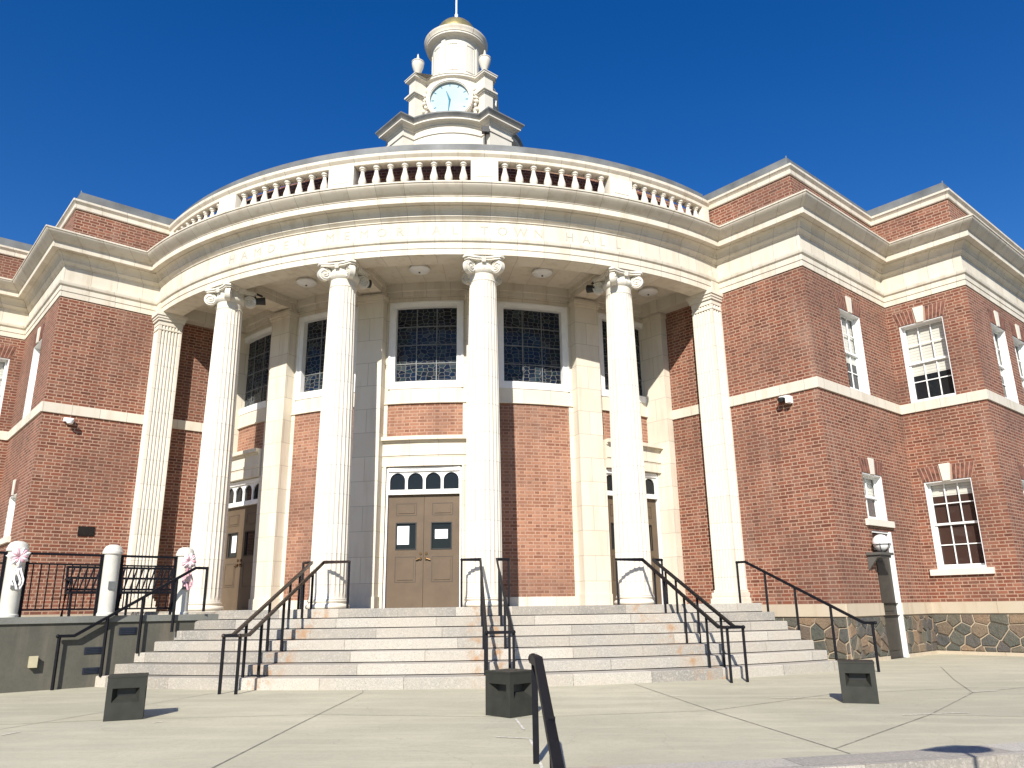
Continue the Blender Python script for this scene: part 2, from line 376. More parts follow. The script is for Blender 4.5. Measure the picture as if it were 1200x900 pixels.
        for i in range(n if closed else n-1):
            j = (i+1) % n
            for k in range(len(prof)-1):
                (d0, z0), (d1, z1) = prof[k], prof[k+1]
                b.quad([(path[i][0]+N[i][0]*d0, path[i][1]+N[i][1]*d0, z0), (path[j][0]+N[j][0]*d0, path[j][1]+N[j][1]*d0, z0),
                        (path[j][0]+N[j][0]*d1, path[j][1]+N[j][1]*d1, z1), (path[i][0]+N[i][0]*d1, path[i][1]+N[i][1]*d1, z1)],
                       [(L[i], V[k]), (L[i+1], V[k]), (L[i+1], V[k+1]), (L[i], V[k+1])])
        return b
    def tube(b, pts, r, n=8, square=False, cap=True):
        pts = [Vector(p) for p in pts]; rings = []
        if square: n = 4
        up = Vector((0, 0, 1))
        for i, p in enumerate(pts):
            t1 = (p-pts[i-1]).normalized() if i else None
            t2 = (pts[i+1]-p).normalized() if i < len(pts)-1 else None
            t = ((t1 or t2)+(t2 or t1)).normalized()
            sc = 1.0
            if t1 and t2: sc = 1/max(.5, t.dot(t1))
            x = up.cross(t)
            if x.length < 1e-3: x = Vector((1, 0, 0)) if not rings else rings[-1][1]
            x.normalize(); y = t.cross(x).normalized()
            rr = r[i] if isinstance(r, (list, tuple)) else r
            ph = pi/4 if square else 0
            f = rr*(1.414 if square else 1)
            rings.append(([p + x*(f*cos(2*pi*k/n+ph)) + y*(f*sin(2*pi*k/n+ph)*sc) for k in range(n)], x))
        for i in range(len(rings)-1):
            A, B = rings[i][0], rings[i+1][0]
            for k in range(n): b.quad([A[k], A[(k+1) % n], B[(k+1) % n], B[k]], [(0, 0), (.1, 0), (.1, .1), (0, .1)])
        if cap:
            b.quad(list(reversed(rings[0][0]))); b.quad(rings[-1][0])
        return b
    def sphere(b, o, r, n=16, m=10, sz=1.0):
        return b.lathe([(r*sin(pi*k/m) if 0 < k < m else 0, -r*sz*cos(pi*k/m)) for k in range(m+1)], o, n)
    def wall(b, fr, s0, s1, z0, z1, holes, depth=.22, uo=0.0):   # front sheet with reveals
        xs = sorted({s0, s1, *[h[0] for h in holes], *[h[1] for h in holes]}); zs = sorted({z0, z1, *[h[2] for h in holes], *[h[3] for h in holes]})
        for i in range(len(xs)-1):
            for k in range(len(zs)-1):
                a, e, y, t = xs[i], xs[i+1], zs[k], zs[k+1]
                if any(h[0]-1e-6 <= a and e <= h[1]+1e-6 and h[2]-1e-6 <= y and t <= h[3]+1e-6 for h in holes): continue
                b.quad([fr.p(a, 0, y), fr.p(e, 0, y), fr.p(e, 0, t), fr.p(a, 0, t)], [(a+uo, y), (e+uo, y), (e+uo, t), (a+uo, t)])
        for h in holes:
            a, e, y, t = h; D = -depth
            b.quad([fr.p(a, 0, y), fr.p(a, 0, t), fr.p(a, D, t), fr.p(a, D, y)], [(a, y), (a, t), (a+depth, t), (a+depth, y)])
            b.quad([fr.p(e, 0, t), fr.p(e, 0, y), fr.p(e, D, y), fr.p(e, D, t)], [(e, t), (e, y), (e+depth, y), (e+depth, t)])
            b.quad([fr.p(a, 0, t), fr.p(e, 0, t), fr.p(e, D, t), fr.p(a, D, t)], [(a, t), (e, t), (e, t+depth), (a, t+depth)])
            b.quad([fr.p(e, 0, y), fr.p(a, 0, y), fr.p(a, D, y), fr.p(e, D, y)], [(e, y), (a, y), (a, y+depth), (e, y+depth)])
        return b
    def stones(b, fr, s0, s1, z0, z1, rnd):
        seeds = []; z = z0-.1; k = 0
        while z < z1+.15:
            h = rnd.choice((.13, .19, .27, .22)); x = s0-.3+rnd.uniform(0, .2)
            while x < s1+.3:
                w_ = rnd.choice((.14, .22, .34, .42, .26)); seeds.append((x+w_/2, z+h/2+rnd.uniform(-.05, .05))); x += w_
            z += h
        def clip(P, px, pz, nx, nz):
            out = []
            for q in range(len(P)):
                A, B = P[q], P[(q+1) % len(P)]; da = (A[0]-px)*nx+(A[1]-pz)*nz; db = (B[0]-px)*nx+(B[1]-pz)*nz
                if da <= 0: out.append(A)
                if (da < 0) != (db < 0) and abs(da-db) > 1e-12: t = da/(da-db); out.append((A[0]+(B[0]-A[0])*t, A[1]+(B[1]-A[1])*t))
            return out
        def cell(i, g_):
            sx, sz = seeds[i]; P = [(s0+g_, z0+g_), (s1-g_, z0+g_), (s1-g_, z1-g_), (s0+g_, z1-g_)]
            for j, (qx, qz) in enumerate(seeds):
                dx, dz = qx-sx, qz-sz; L = math.hypot(dx, dz)
                if j == i or L > .9 or L < 1e-6: continue
                P = clip(P, sx+dx/2-dx/L*g_, sz+dz/2-dz/L*g_, dx/L, dz/L)
                if len(P) < 3: return None
            return P
        for i in range(len(seeds)):
            O = cell(i, .010); I = cell(i, .024)
            if not O or not I: continue
            D = rnd.uniform(.018, .042); u = (rnd.random()*9, rnd.random()*9)
            b.quad([fr.p(x, D, z) for x, z in I], [u]*len(I))
            cx_, cz_ = sum(p[0] for p in O)/len(O), sum(p[1] for p in O)/len(O)
            for q in range(len(O)):
                A, B = O[q], O[(q+1) % len(O)]
                f = lambda p: (cx_+(p[0]-cx_)*.86, cz_+(p[1]-cz_)*.86)
                near = lambda p: min(I, key=lambda r: (r[0]-p[0])**2+(r[1]-p[1])**2)
                a2, b2 = near(A), near(B)
                b.quad([fr.p(A[0], .001, A[1]), fr.p(B[0], .001, B[1]), fr.p(b2[0], D, b2[1]), fr.p(a2[0], D, a2[1])], [u]*4)
        return b
    def obj(b, name, mat, parent=None, smooth=True, weld=True):
        me = bpy.data.meshes.new(name); me.from_pydata(b.v, [], b.f)
        ul = me.uv_layers.new(name='UVMap'); k = 0
        flat = [c for uvs in b.uv for c in uvs]
        ul.data.foreach_set('uv', [x for c in flat for x in c])
        me.materials.append(mat)
        if weld:
            import bmesh
            bm = bmesh.new(); bm.from_mesh(me); bmesh.ops.remove_doubles(bm, verts=bm.verts, dist=1e-5); bm.to_mesh(me); bm.free()
        if smooth:
            me.polygons.foreach_set('use_smooth', [True]*len(me.polygons)); me.set_sharp_from_angle(angle=rad(32))
        me.update()
        o = bpy.data.objects.new(name, me); COL.objects.link(o)
        if parent:
            o.parent = parent
            o.matrix_parent_inverse = world_of(parent).inverted()
        return o
def world_of(o):
    m = Matrix.Translation(o.location) @ o.rotation_euler.to_matrix().to_4x4() if o.parent is None else None
    if m is None: m = world_of(o.parent) @ o.matrix_parent_inverse @ Matrix.Translation(o.location) @ o.rotation_euler.to_matrix().to_4x4()
    return m
def tag(o, label, cat, group=None, kind=None):
    if label: o['label'] = label
    if cat: o['category'] = cat
    if group: o['group'] = group
    if kind: o['kind'] = kind
    return o
def thing(name, label, cat, loc=(0, 0, 0), rz=0.0, group=None):
    o = bpy.data.objects.new(name, None); o.empty_display_size = .2; COL.objects.link(o)
    o.location = loc; o.rotation_euler = (0, 0, rz); return tag(o, label, cat, group)
def copy_tree(o, parent=None, off=None, kids=None):
    c = o.copy(); COL.objects.link(c)
    if parent is not None: c.parent = parent
    for ch in [x for x in bpy.data.objects if x.parent == o]: copy_tree(ch, c)
    return c
LOC = Fr((0, 0), (1, 0))                     # for parts built in a thing's own coordinates
def local(b, name, mat, parent, **k):        # mesh given in the parent's coordinates
    o = b.obj(name, mat, None, **k); o.parent = parent; return o
def structure(o): o['kind'] = 'structure'; return o

# ------------------------------------------------------------------ layout numbers (metres)
ZS = .035; ZG = -1.05; ZA = 6.80
RW = 7.24; RC = 8.97; RA = 9.34
P0 = (6.655, -6.655); u45 = (.70711, -.70711); v45 = (.70711, .70711)
def add(p, u, t): return (p[0]+u[0]*t, p[1]+u[1]*t)
P1 = add(P0, u45, 1.995); P2 = add(P1, v45, 3.81); P3 = add(P2, u45, 1.805); P4 = add(P3, v45, 9.0); P5 = add(P4, (-.70711, .70711), 9.0)
PI_ = (5.53, -5.53)
mir = lambda p: (-p[0], p[1])
NARC = 60
a_end = 45.0
ARCP = [(RA*sin(rad(-a_end+2*a_end*i/NARC)), -RA*cos(rad(-a_end+2*a_end*i/NARC))) for i in range(NARC+1)]
PATH = [mir(P5), mir(P4), mir(P3), mir(P2), mir(P1)] + ARCP + [P1, P2, P3, P4, P5]

# ------------------------------------------------------------------ ground, plaza
gb = MB(); gb.quad([(-400, -400, -1.56), (400, -400, -1.56), (400, 400, -1.56), (-400, 400, -1.56)])
structure(gb.obj('ground', LAWN))
pb = MB()
RP = 17.70
pb.arc(0, RP, -100, 100, -1.5, ZG, n=100)
structure(pb.obj('plaza', PLAZA))
for k in range(3):
    b = MB(); b.arc(RP-.002+.35*k if k else RP, 18.07+.38*k, -100, 100, -1.55, ZG-.15*k+(.004 if k == 0 else 0), n=130)
    tag(b.obj('plaza_step', GRAN), ['pale granite kerb stones edging the round plaza', 'granite step just below the plaza kerb', 'lowest granite step below the plaza'][k], 'step', 'granite steps below the plaza edge')
# joints between the slabs and white caulk patches
jb = MB(); cb = MB()
def strip(b, pts, wd, z):
    for p, q in zip(pts, pts[1:]):
        d = Vector((q[0]-p[0], q[1]-p[1])); n = Vector((-d.y, d.x)).normalized()*wd/2
        b.quad([(p[0]-n.x, p[1]-n.y, z), (q[0]-n.x, q[1]-n.y, z), (q[0]+n.x, q[1]+n.y, z), (p[0]+n.x, p[1]+n.y, z)])
for pts in [[(.39, -17.6), (.28, -15.26), (.18, -12.43), (.1, -12.1)], [(3.86, -11.55), (4.43, -14.46), (5.0, -16.95)], [(4.95, -16.75), (6.47, -14.87), (7.82, -12.93), (8.36, -11.29), (9.2, -9.0)],
            [(-6.5, -16.3), (-3.9, -15.6), (-1.9, -14.95), (.28, -14.6), (2.5, -14.9), (4.43, -14.46), (6.1, -13.0), (8.2, -12.3)], [(7.82, -12.93), (10.6, -11.2), (13, -9.5)], [(-3.0, -17.4), (-2.3, -14.3), (-1.9, -12.3)],
            [(6.47, -14.87), (8.6, -15.3)]]:
    strip(jb, pts, .012, ZG+.004)
for pts in [[(2.40, -15.05), (2.52, -15.75)], [(2.3, -16.15), (2.62, -16.25)], [(2.60, -16.3), (2.67, -16.8), (2.74, -17.5)], [(3.95, -13.0), (4.3, -13.1)], [(5.3, -13.4), (5.7, -13.35), (6.0, -13.45)], [(7.75, -12.95), (8.2, -12.75)], [(6.2, -14.9), (6.9, -14.75)], [(-1.25, -15.2), (-1.2, -15.1)], [(-2.3, -15.95), (-2.26, -15.75)]]:
    strip(cb, pts, .022, ZG+.008)
structure(jb.obj('plaza_joints', JOINT)); structure(cb.obj('plaza_caulk', CAULK))

# ------------------------------------------------------------------ entrance stair
stair = thing('entrance_stair', 'wide curved flight of seven pale granite steps with rust stains', 'steps', (0, -11, ZG))
def qline(r, q):   # angle at which radius r meets the line parallel to the right wing, q metres out
    # points: -(x+y)/sqrt2 ... distance from the wing plane = q ; nA=(-.707,-.707)
    a = math.acos(min(1, q/r)); return 45 - (90 - math.degrees(a)) if False else math.degrees(a) - 45
def ang_right(r, q=1.5):   # P.nA = q, P = r(sin a, -cos a): r*(-sin a+cos a)*.707=q -> r*cos(a+45)=q
    return math.degrees(math.acos(q/r)) - 45
def ang_left(r, n=4.985):  # P.(.707,-.707) = n : r*cos(a-45)=n
    return 45 - math.degrees(math.acos(n/r))
for k in range(7):
    zt = ZG + .155*(k+1); R1 = 12.05 - .37*k
    b = MB(); A0, A1 = ang_left(R1+(k/6)*.8), ang_right(R1+(k/6)*.8); n = 50; Rin = 9.2
    ring = []
    for i in range(n+1):
        a = A0+(A1-A0)*i/n
        bulge = (k/6)*.95*max(0, (abs(a-8)/30))**2
        ring.append((a, R1+bulge))
    # re-trim ends onto the boundary lines
    pts = []
    for a, r in ring: pts.append((r*sin(rad(a)), -r*cos(rad(a)), a, r))
    A0b, A1b = ang_left(pts[0][3]), ang_right(pts[-1][3])
    pts[0] = (pts[0][3]*sin(rad(A0b)), -pts[0][3]*cos(rad(A0b)), A0b, pts[0][3]); pts[-1] = (pts[-1][3]*sin(rad(A1b)), -pts[-1][3]*cos(rad(A1b)), A1b, pts[-1][3])
    zl = zt-.155
    for i in range(n):
        p, q = pts[i], pts[i+1]; ua, ub = 11*rad(p[2])+k*3.7+ (50 if k else 50), 11*rad(q[2])+k*3.7+50
        v0 = k+.1
        ri = Rin if k == 6 else R1-.75
        zg = zl+(.013 if k else 0)
        b.quad([(p[0], p[1], zg), (q[0], q[1], zg), (q[0], q[1], zt-.012), (p[0], p[1], zt-.012)], [(ua, v0), (ub, v0), (ub, v0+.155), (ua, v0+.155)])
        def ins(p, r): return (r*sin(rad(p[2])), -r*cos(rad(p[2])))
        pi_, qi = ins(p, p[3]-.012), ins(q, q[3]-.012); pj, qj = ins(p, ri), ins(q, ri)
        b.quad([(p[0], p[1], zt-.012), (q[0], q[1], zt-.012), (*qi, zt), (*pi_, zt)], [(ua, v0+.16), (ub, v0+.16), (ub, v0+.17), (ua, v0+.17)])
        b.quad([(*pi_, zt), (*qi, zt), (*qj, zt), (*pj, zt)], [(ua, v0+.17), (ub, v0+.17), (ub, v0+.6), (ua, v0+.6)])
        if i == 0: b.quad([(*pj, zl), (p[0], p[1], zl), (p[0], p[1], zt-.012), (*pi_, zt), (*pj, zt)], [(0, v0), (.7, v0), (.7, v0+.14), (.69, v0+.15), (0, v0+.15)])
        if i == n-1: b.quad([(q[0], q[1], zl), (*qj, zl), (*qj, zt), (*qi, zt), (q[0], q[1], zt-.012)], [(ub, v0), (ub+.7, v0), (ub+.7, v0+.15), (ub, v0+.15), (ub, v0+.14)])
    b.obj('step', GRAN, stair)

# ------------------------------------------------------------------ town hall
hall = thing('town_hall', 'red brick civic hall with curved cream colonnade, balustrade and small white clock cupola', 'town hall', (0, -9, ZG))
# portico floor
b = MB(); b.arc(0, 9.5, -52, 43.8, ZG, ZS-.002, n=60); b.obj('portico_floor', GRAN, hall)

def mwall(name, z0, z1, mat, upper, lower, base_z):
    pass
OW = .97
def bricks():
    for sgn in (1, -1):
        segs = [('A', PI_, P1, []), ('B', P1, P2, 'B'), ('C', P2, P3, 'C'), ('D', P3, P4, 'D'), ('E', P4, P5, [])]
        for nm, A, B, hs in segs:
            Ln = math.hypot(B[0]-A[0], B[1]-A[1])
            if sgn == 1: fr = Fr(A, (B[0]-A[0], B[1]-A[1])); conv = lambda s0, s1: (s0, s1)
            else: fr = Fr(mir(B), (mir(A)[0]-mir(B)[0], A[1]-B[1])); conv = lambda s0, s1, L=Ln: (L-s1, L-s0)
            # openings: (s0,s1,z0,z1,type)
            H = []
            if hs == 'B': H = [(1.42, 2.39, 4.38, 6.22, 'up'), (1.42, 2.33, 1.64, 2.60, 'small')] + ([(1.50, 2.36, ZG, 1.42, 'door')] if sgn == 1 else [])
            if hs == 'C': H = [(.26, 1.23, 4.38, 6.24, 'up'), (.26, 1.23, .68, 2.56, 'low')]
            if hs == 'D':
                for s in (1.24, 2.70, 4.16, 5.62, 7.08): H += [(s, s+OW, 4.38, 6.22, 'up'), (s, s+OW, .68, 2.56, 'low')]
            yield sgn, nm, fr, Ln, H, conv
for sgn, nm, fr, Ln, H, conv in bricks():
    hol = [(*conv(h[0], h[1]), h[2], h[3]) for h in H]
    zb = 0.0
    brk = [h for h in hol if h[3] > 0]
    brk = [(h[0], h[1], max(h[2], 0.0), h[3]) for h in brk]
    # butt joints at the corners: start each sheet exactly at the corner
    MB().wall(fr, 0, Ln, 0.0, ZA+.02, brk, .24).obj('wall', BRICK, hall)
    dh = [h for h in hol if h[2] < 0]
    # basement rubble and sandstone water table
    fw_ = MB().wall(fr, 0, Ln, -1.56, -.23, [(h[0], h[1], ZG, -.23) for h in dh], .24).obj('foundation_wall', RMORT, hall)
    ed = [0.0] + [x for h in dh for x in (h[0], h[1])] + [Ln]
    for i in range(0, len(ed), 2): MB().stones(fr, ed[i], ed[i+1], ZG+.06, -.245, random.Random(int(fr.o.x*100+i))).obj('rubble_stones', RUB, fw_, weld=False)
    so_ = [0.0] + [x for h in dh for x in (h[0], h[1])] + [Ln]; fb = MB()
    for i in range(0, len(so_), 2): fb.box(fr, so_[i], so_[i+1], -.1, .03, ZG-.3, ZG+.065)
    fb.obj('foundation_plinth', SANDST, hall)
    wt = MB(); so = [0.0] + [x for h in dh for x in (h[0], h[1])] + [Ln]
    ext = .035
    for i in range(0, len(so), 2):
        s0, s1 = so[i], so[i+1]
        convex_l = (i == 0 and ((sgn == 1 and nm in 'BDE') or (sgn == -1 and nm in 'ACDE'.replace('D', 'D'))))
        wt.box(fr, s0 - 0.0, s1, -.24, ext, -.23, .0)
    wt.obj('water_table', SANDST, hall)
    # windows
    for h, (s0, s1, z0, z1) in zip(H, hol):
        ty = h[4]; w_ = s1-s0
        mid = (s0+s1)/2
        if ty in ('up', 'low', 'small'):
            big = ty != 'small'
            if big or True:
                # jack arch of soldier bricks with keystone
                ah = .33 if big else .30; sp = .12
                abs_ = {-1: MB(), 1: MB()}; n = 13 if big else 9
                MB().prism(fr, [(s0-.02, z1+.002), (s1+.02, z1+.002), (s1+sp+.005, z1+ah+.008), (s0-sp-.005, z1+ah+.008)], -.012, .0025).obj('arch_mortar', ARCHM, hall)
                for i in range(n):
                    t0, t1 = i/n, (i+1)/n
                    lo0, lo1 = s0-.02+(w_+.04)*t0+.009, s0-.02+(w_+.04)*t1-.009; up0, up1 = s0-sp+(w_+2*sp)*t0+.011, s0-sp+(w_+2*sp)*t1-.011
                    if abs((t0+t1)/2-.5) < .08: continue
                    ab = abs_[-1 if t0 < .45 else 1]; ab.prism(fr, [(lo0, z1+.004), (lo1, z1+.004), (up1, z1+ah), (up0, z1+ah)], -.01, .006)
                for ab in abs_.values(): ab.obj('arch_bricks', ARCHB, hall)
                MB().prism(fr, [(mid-.075, z1-.01), (mid+.075, z1-.01), (mid+.115, z1+ah+.03), (mid-.115, z1+ah+.03)], -.02, .028).obj('keystone', CREAMP, hall)
            wn = thing('window', None, None, fr.p(mid, -.1, z0)); wn.parent = hall; wn.matrix_parent_inverse = world_of(hall).inverted()
            cs = MB(); cw = .024
            cs.box(fr, s0, s0+cw, -.235, -.012, z0, z1); cs.box(fr, s1-cw, s1, -.235, -.012, z0, z1); cs.box(fr, s0+cw, s1-cw, -.235, -.012, z1-cw, z1)
            cs.box(fr, s0+cw, s1-cw, -.235, -.012, z0, z0+.05); cs.obj('frame', WHITE, wn)
            a0, a1, y0, y1 = s0+cw, s1-cw, z0+.05, z1-cw
            sb = MB(); ncol = 3 if big else 2; nrow = 4 if big else 2
            st = .045
            ym = (y0+y1)/2
            for (q0, q1, dd) in ((ym-.02, y1, -.145), (y0, ym+.02, -.18)):
                sb.box(fr, a0, a0+st, dd-.03, dd, q0, q1); sb.box(fr, a1-st, a1, dd-.03, dd, q0, q1)
                sb.box(fr, a0+st, a1-st, dd-.03, dd, q0, q0+st); sb.box(fr, a0+st, a1-st, dd-.03, dd, q1-st, q1)
                for c in range(1, ncol): x = a0+st+(a1-a0-2*st)*c/ncol; sb.box(fr, x-.011, x+.011, dd-.025, dd-.004, q0+st, q1-st)
                rr = nrow//2
                for r_ in range(1, rr): y = q0+st+(q1-q0-2*st)*r_/rr; sb.box(fr, a0+st, a1-st, dd-.024, dd-.005, y-.011, y+.011)
            sb.obj('sash_bars', WHITE, wn)
            MB().box(fr, a0, a1, -.216, -.211, y0, y1).obj('pane', GLASS if ty == 'up' else GLASSR, wn)
            bl = {'up': .62, 'low': .16, 'small': .45}[ty]
            if nm == 'C' and ty == 'up': bl = .66
            MB().box(fr, a0+.02, a1-.02, -.2105, -.2095, y1-(y1-y0)*bl, y1).obj('blind', BLIND, wn)
            if ty != 'up':
                MB().box(fr, s0-.14, s1+.14, -.2, .065, z0-.13, z0-.002).obj('sill', CREAMP, wn)
# stone string course
for pth in ([PI_, P1, P2, P3, P4, P5], [mir(P5), mir(P4), mir(P3), mir(P2), mir(P1), mir(PI_)]): MB().sweep(pth, [(-.01, 4.155), (.035, 4.16), (.035, 4.375), (-.01, 4.385)]).obj('string_course', CREAM, hall)

# entablature: architrave, frieze, cornice
MB().sweep(PATH, [(-.25, 6.801), (.0, 6.80), (.02, 6.80), (.02, 6.925), (.035, 6.93), (.035, 7.05), (.07, 7.075), (.085, 7.12), (.085, 7.145), (.02, 7.15)]).obj('architrave', CREAM, hall)
fz = MB().sweep(PATH, [(.02, 7.15), (.02, 7.52)]).obj('frieze', CREAM, hall)
MB().sweep(PATH, [(.02, 7.52), (.045, 7.53), (.045, 7.545), (.09, 7.59), (.105, 7.60), (.105, 7.64), (.12, 7.645), (.13, 7.69), (.155, 7.73), (.20, 7.765), (.215, 7.77), (.215, 7.785), (.335, 7.79), (.335, 7.78), (.35, 7.78), (.35, 7.905), (.365, 7.908), (.365, 7.922), (.39, 7.937), (.43, 7.965), (.50, 8.025), (.535, 8.058), (.55, 8.08), (.552, 8.10), (.57, 8.102), (.57, 8.135), (.35, 8.16), (-.3, 8.17)]).obj('cornice', CREAM, hall)
# inscription
def text_mesh(ch, size):
    cu = bpy.data.curves.new('t', 'FONT'); cu.body = ch; cu.size = size; cu.extrude = .002; cu.align_x = 'CENTER'; cu.resolution_u = 3
    o = bpy.data.objects.new('t', cu); COL.objects.link(o); bpy.context.view_layer.update()
    me = o.to_mesh(); vs = [tuple(v.co) for v in me.vertices]; fs = [tuple(p.vertices) for p in me.polygons]
    o.to_mesh_clear(); bpy.data.objects.remove(o); bpy.data.curves.remove(cu); return vs, fs
txt = [('HAMDEN', -25.6), ('MEMORIAL', -10.2), ('TOWN', 9.3), ('HALL', 20.2)]
for wd, a0 in txt:
    for i, ch in enumerate(wd):
        vs, fs = text_mesh(ch, .27); a = rad(a0+2.27*i); r = RA+.0225; ins = MB()
        for x, y, z in vs: ins.v.append((r*sin(a)+x*cos(a)+z*sin(a), -r*cos(a)+x*sin(a)-z*cos(a), 7.235+y))
        for f in fs: ins.f.append(f); ins.uv.append([(0, 0)]*len(f))
        ins.obj('letter', LETTER, fz, smooth=False)

# parapet: brick on the wings, coping all round, zinc guard
for sgn in (1, -1):
    Pq = add(P0, u45, -.7); pth = [Pq, P1, P2, P3, P4, P5] if sgn == 1 else [mir(p) for p in (P5, P4, P3, P2, P1, Pq)]
    MB().sweep(pth, [(-.05, 8.1), (-.05, 8.99)]).obj('parapet', BRICK, hall)
    MB().sweep(pth, [(-.1, 8.985), (-.02, 8.985), (-.01, 9.0), (-.01, 9.09), (.02, 9.13), (.045, 9.15), (.045, 9.2), (-.3, 9.215)]).obj('coping', CREAM, hall)
    zb_ = MB().sweep(pth, [(-.10, 9.21), (-.10, 9.46), (-.13, 9.47), (-.13, 9.21)])
    zb_.obj('roof_guard', ZINC, hall)
for sgn in (1, -1):
    for p in (P1, P3):
        q = p if sgn == 1 else mir(p)
        MB().tube([(q[0], q[1]+.16, 9.2), (q[0], q[1]+.16, 9.50)], .014).obj('guard_post', ZINC, hall)
# balustrade on the curve
bal = thing('balustrade', None, None, (0, -9.2, 8.15)); bal.parent = hall; bal.matrix_parent_inverse = world_of(hall).inverted()
MB().arc(9.02, 9.27, -45, 45, 8.15, 8.42).obj('plinth', CREAM, bal)
arcp2 = [(9.27*sin(rad(-45+90*i/60)), -9.27*cos(rad(-45+90*i/60))) for i in range(61)]
MB().sweep(arcp2, [(-.22, 8.98), (0.0, 8.98), (.01, 8.99), (.01, 9.06), (.04, 9.09), (.065, 9.12), (.065, 9.185), (.0, 9.215), (-.22, 9.215), (-.22, 8.98)]).obj('handrail', CREAM, bal)
MB().sweep(arcp2, [(-.10, 9.21), (-.10, 9.44), (-.13, 9.45), (-.13, 9.21)]).obj('roof_guard', ZINC, hall)
ped = [-28.3, -9.4, 9.4, 28.3]; hw = 1.75
for a in ped:
    pd = MB().arc(9.00, 9.29, a-hw, a+hw, 8.42, 8.98, n=3)
    pd.arc(9.28, 9.300, a-hw*.62, a+hw*.62, 8.60, 8.615, n=2); pd.obj('pedestal', CREAMP, bal)
for a0, a1 in ((-45, -43.6), (43.6, 45)): MB().arc(9.00, 9.29, a0, a1, 8.42, 8.98, n=2).obj('pedestal', CREAMP, bal)
bprof = [(.085, 0), (.085, .05), (.055, .065), (.05, .09), (.078, .14), (.088, .20), (.08, .26), (.055, .35), (.04, .43), (.038, .46), (.056, .475), (.056, .495), (.078, .51), (.078, .562)]
bb = None
edges = [-43.6] + [x for a in ped for x in (a-hw, a+hw)] + [43.6]
for i in range(0, len(edges), 2):
    a0, a1 = edges[i], edges[i+1]; n = 8
    for k in range(n):
        a = rad(a0+(a1-a0)*(k+.5)/n)
        if bb is None:
            bb = MB().lathe(bprof, n=14); bo = local(bb, 'baluster', CREAMP, bal); src = bo
        else:
            bo = src.copy(); COL.objects.link(bo)
        bo.matrix_parent_inverse = world_of(bal).inverted(); bo.location = (9.17*sin(a), -9.17*cos(a), 8.42)
MB().arc(8.50, 8.74, -45, 45, 8.1, 9.2).obj('parapet', BRICK, hall)
# roofs
rp = [(x*.985, y*.985+.0) for x, y in ([mir(P5), mir(P4), mir(P3), mir(P2), mir(P1)] + ARCP[::6] + [P1, P2, P3, P4, P5])]
rb = MB(); rb.quad([(x, y, 8.2) for x, y in rp]); rb.obj('roof', ROOF, hall, smooth=False)
# ring beam, ceiling, radial beams, wall mouldings in the portico
MB().arc(8.90, RA-.005, -46, 46, 6.795, 7.3).obj('ring_beam', CREAM, hall)
MB().arc(6.9, 8.92, -46.5, 46.5, 7.08, 7.34).obj('ceiling', CREAM, hall)
for sgn in (1, -1):
    fr = Fr(PI_, u45) if sgn == 1 else Fr(mir(P0), (.70711, .70711))
    L_ = math.hypot(P0[0]-PI_[0], P0[1]-PI_[1])
    MB().box(fr, -.6 if sgn == 1 else .02, L_-.02 if sgn == 1 else L_+.6, -.05, .30, 6.79, 7.3).obj('side_beam', CREAM, hall)
MB().arc(8.84, 8.90, -45, 45, 6.93, 7.08).obj('ceiling_moulding', CREAM, hall)
MB().arc(RW-.02, 7.36, -45, 45, 6.90, 7.08).obj('ceiling_moulding', CREAM, hall)
MB().arc(RW-.02, 7.29, -45, 45, 6.80, 6.90).obj('ceiling_moulding', CREAM, hall)
for a in (-28.3, -9.4, 9.4, 28.3):
    t = rad(a); fr = Fr((0, 0), (cos(t), sin(t)))
    bm_ = MB(); bm_.box(fr, -.25, .25, 7.3, 8.905, 6.84, 7.09); bm_.box(fr, -.30, .30, 7.3, 8.905, 6.98, 7.09); bm_.obj('ceiling_beam', CREAMB, hall)

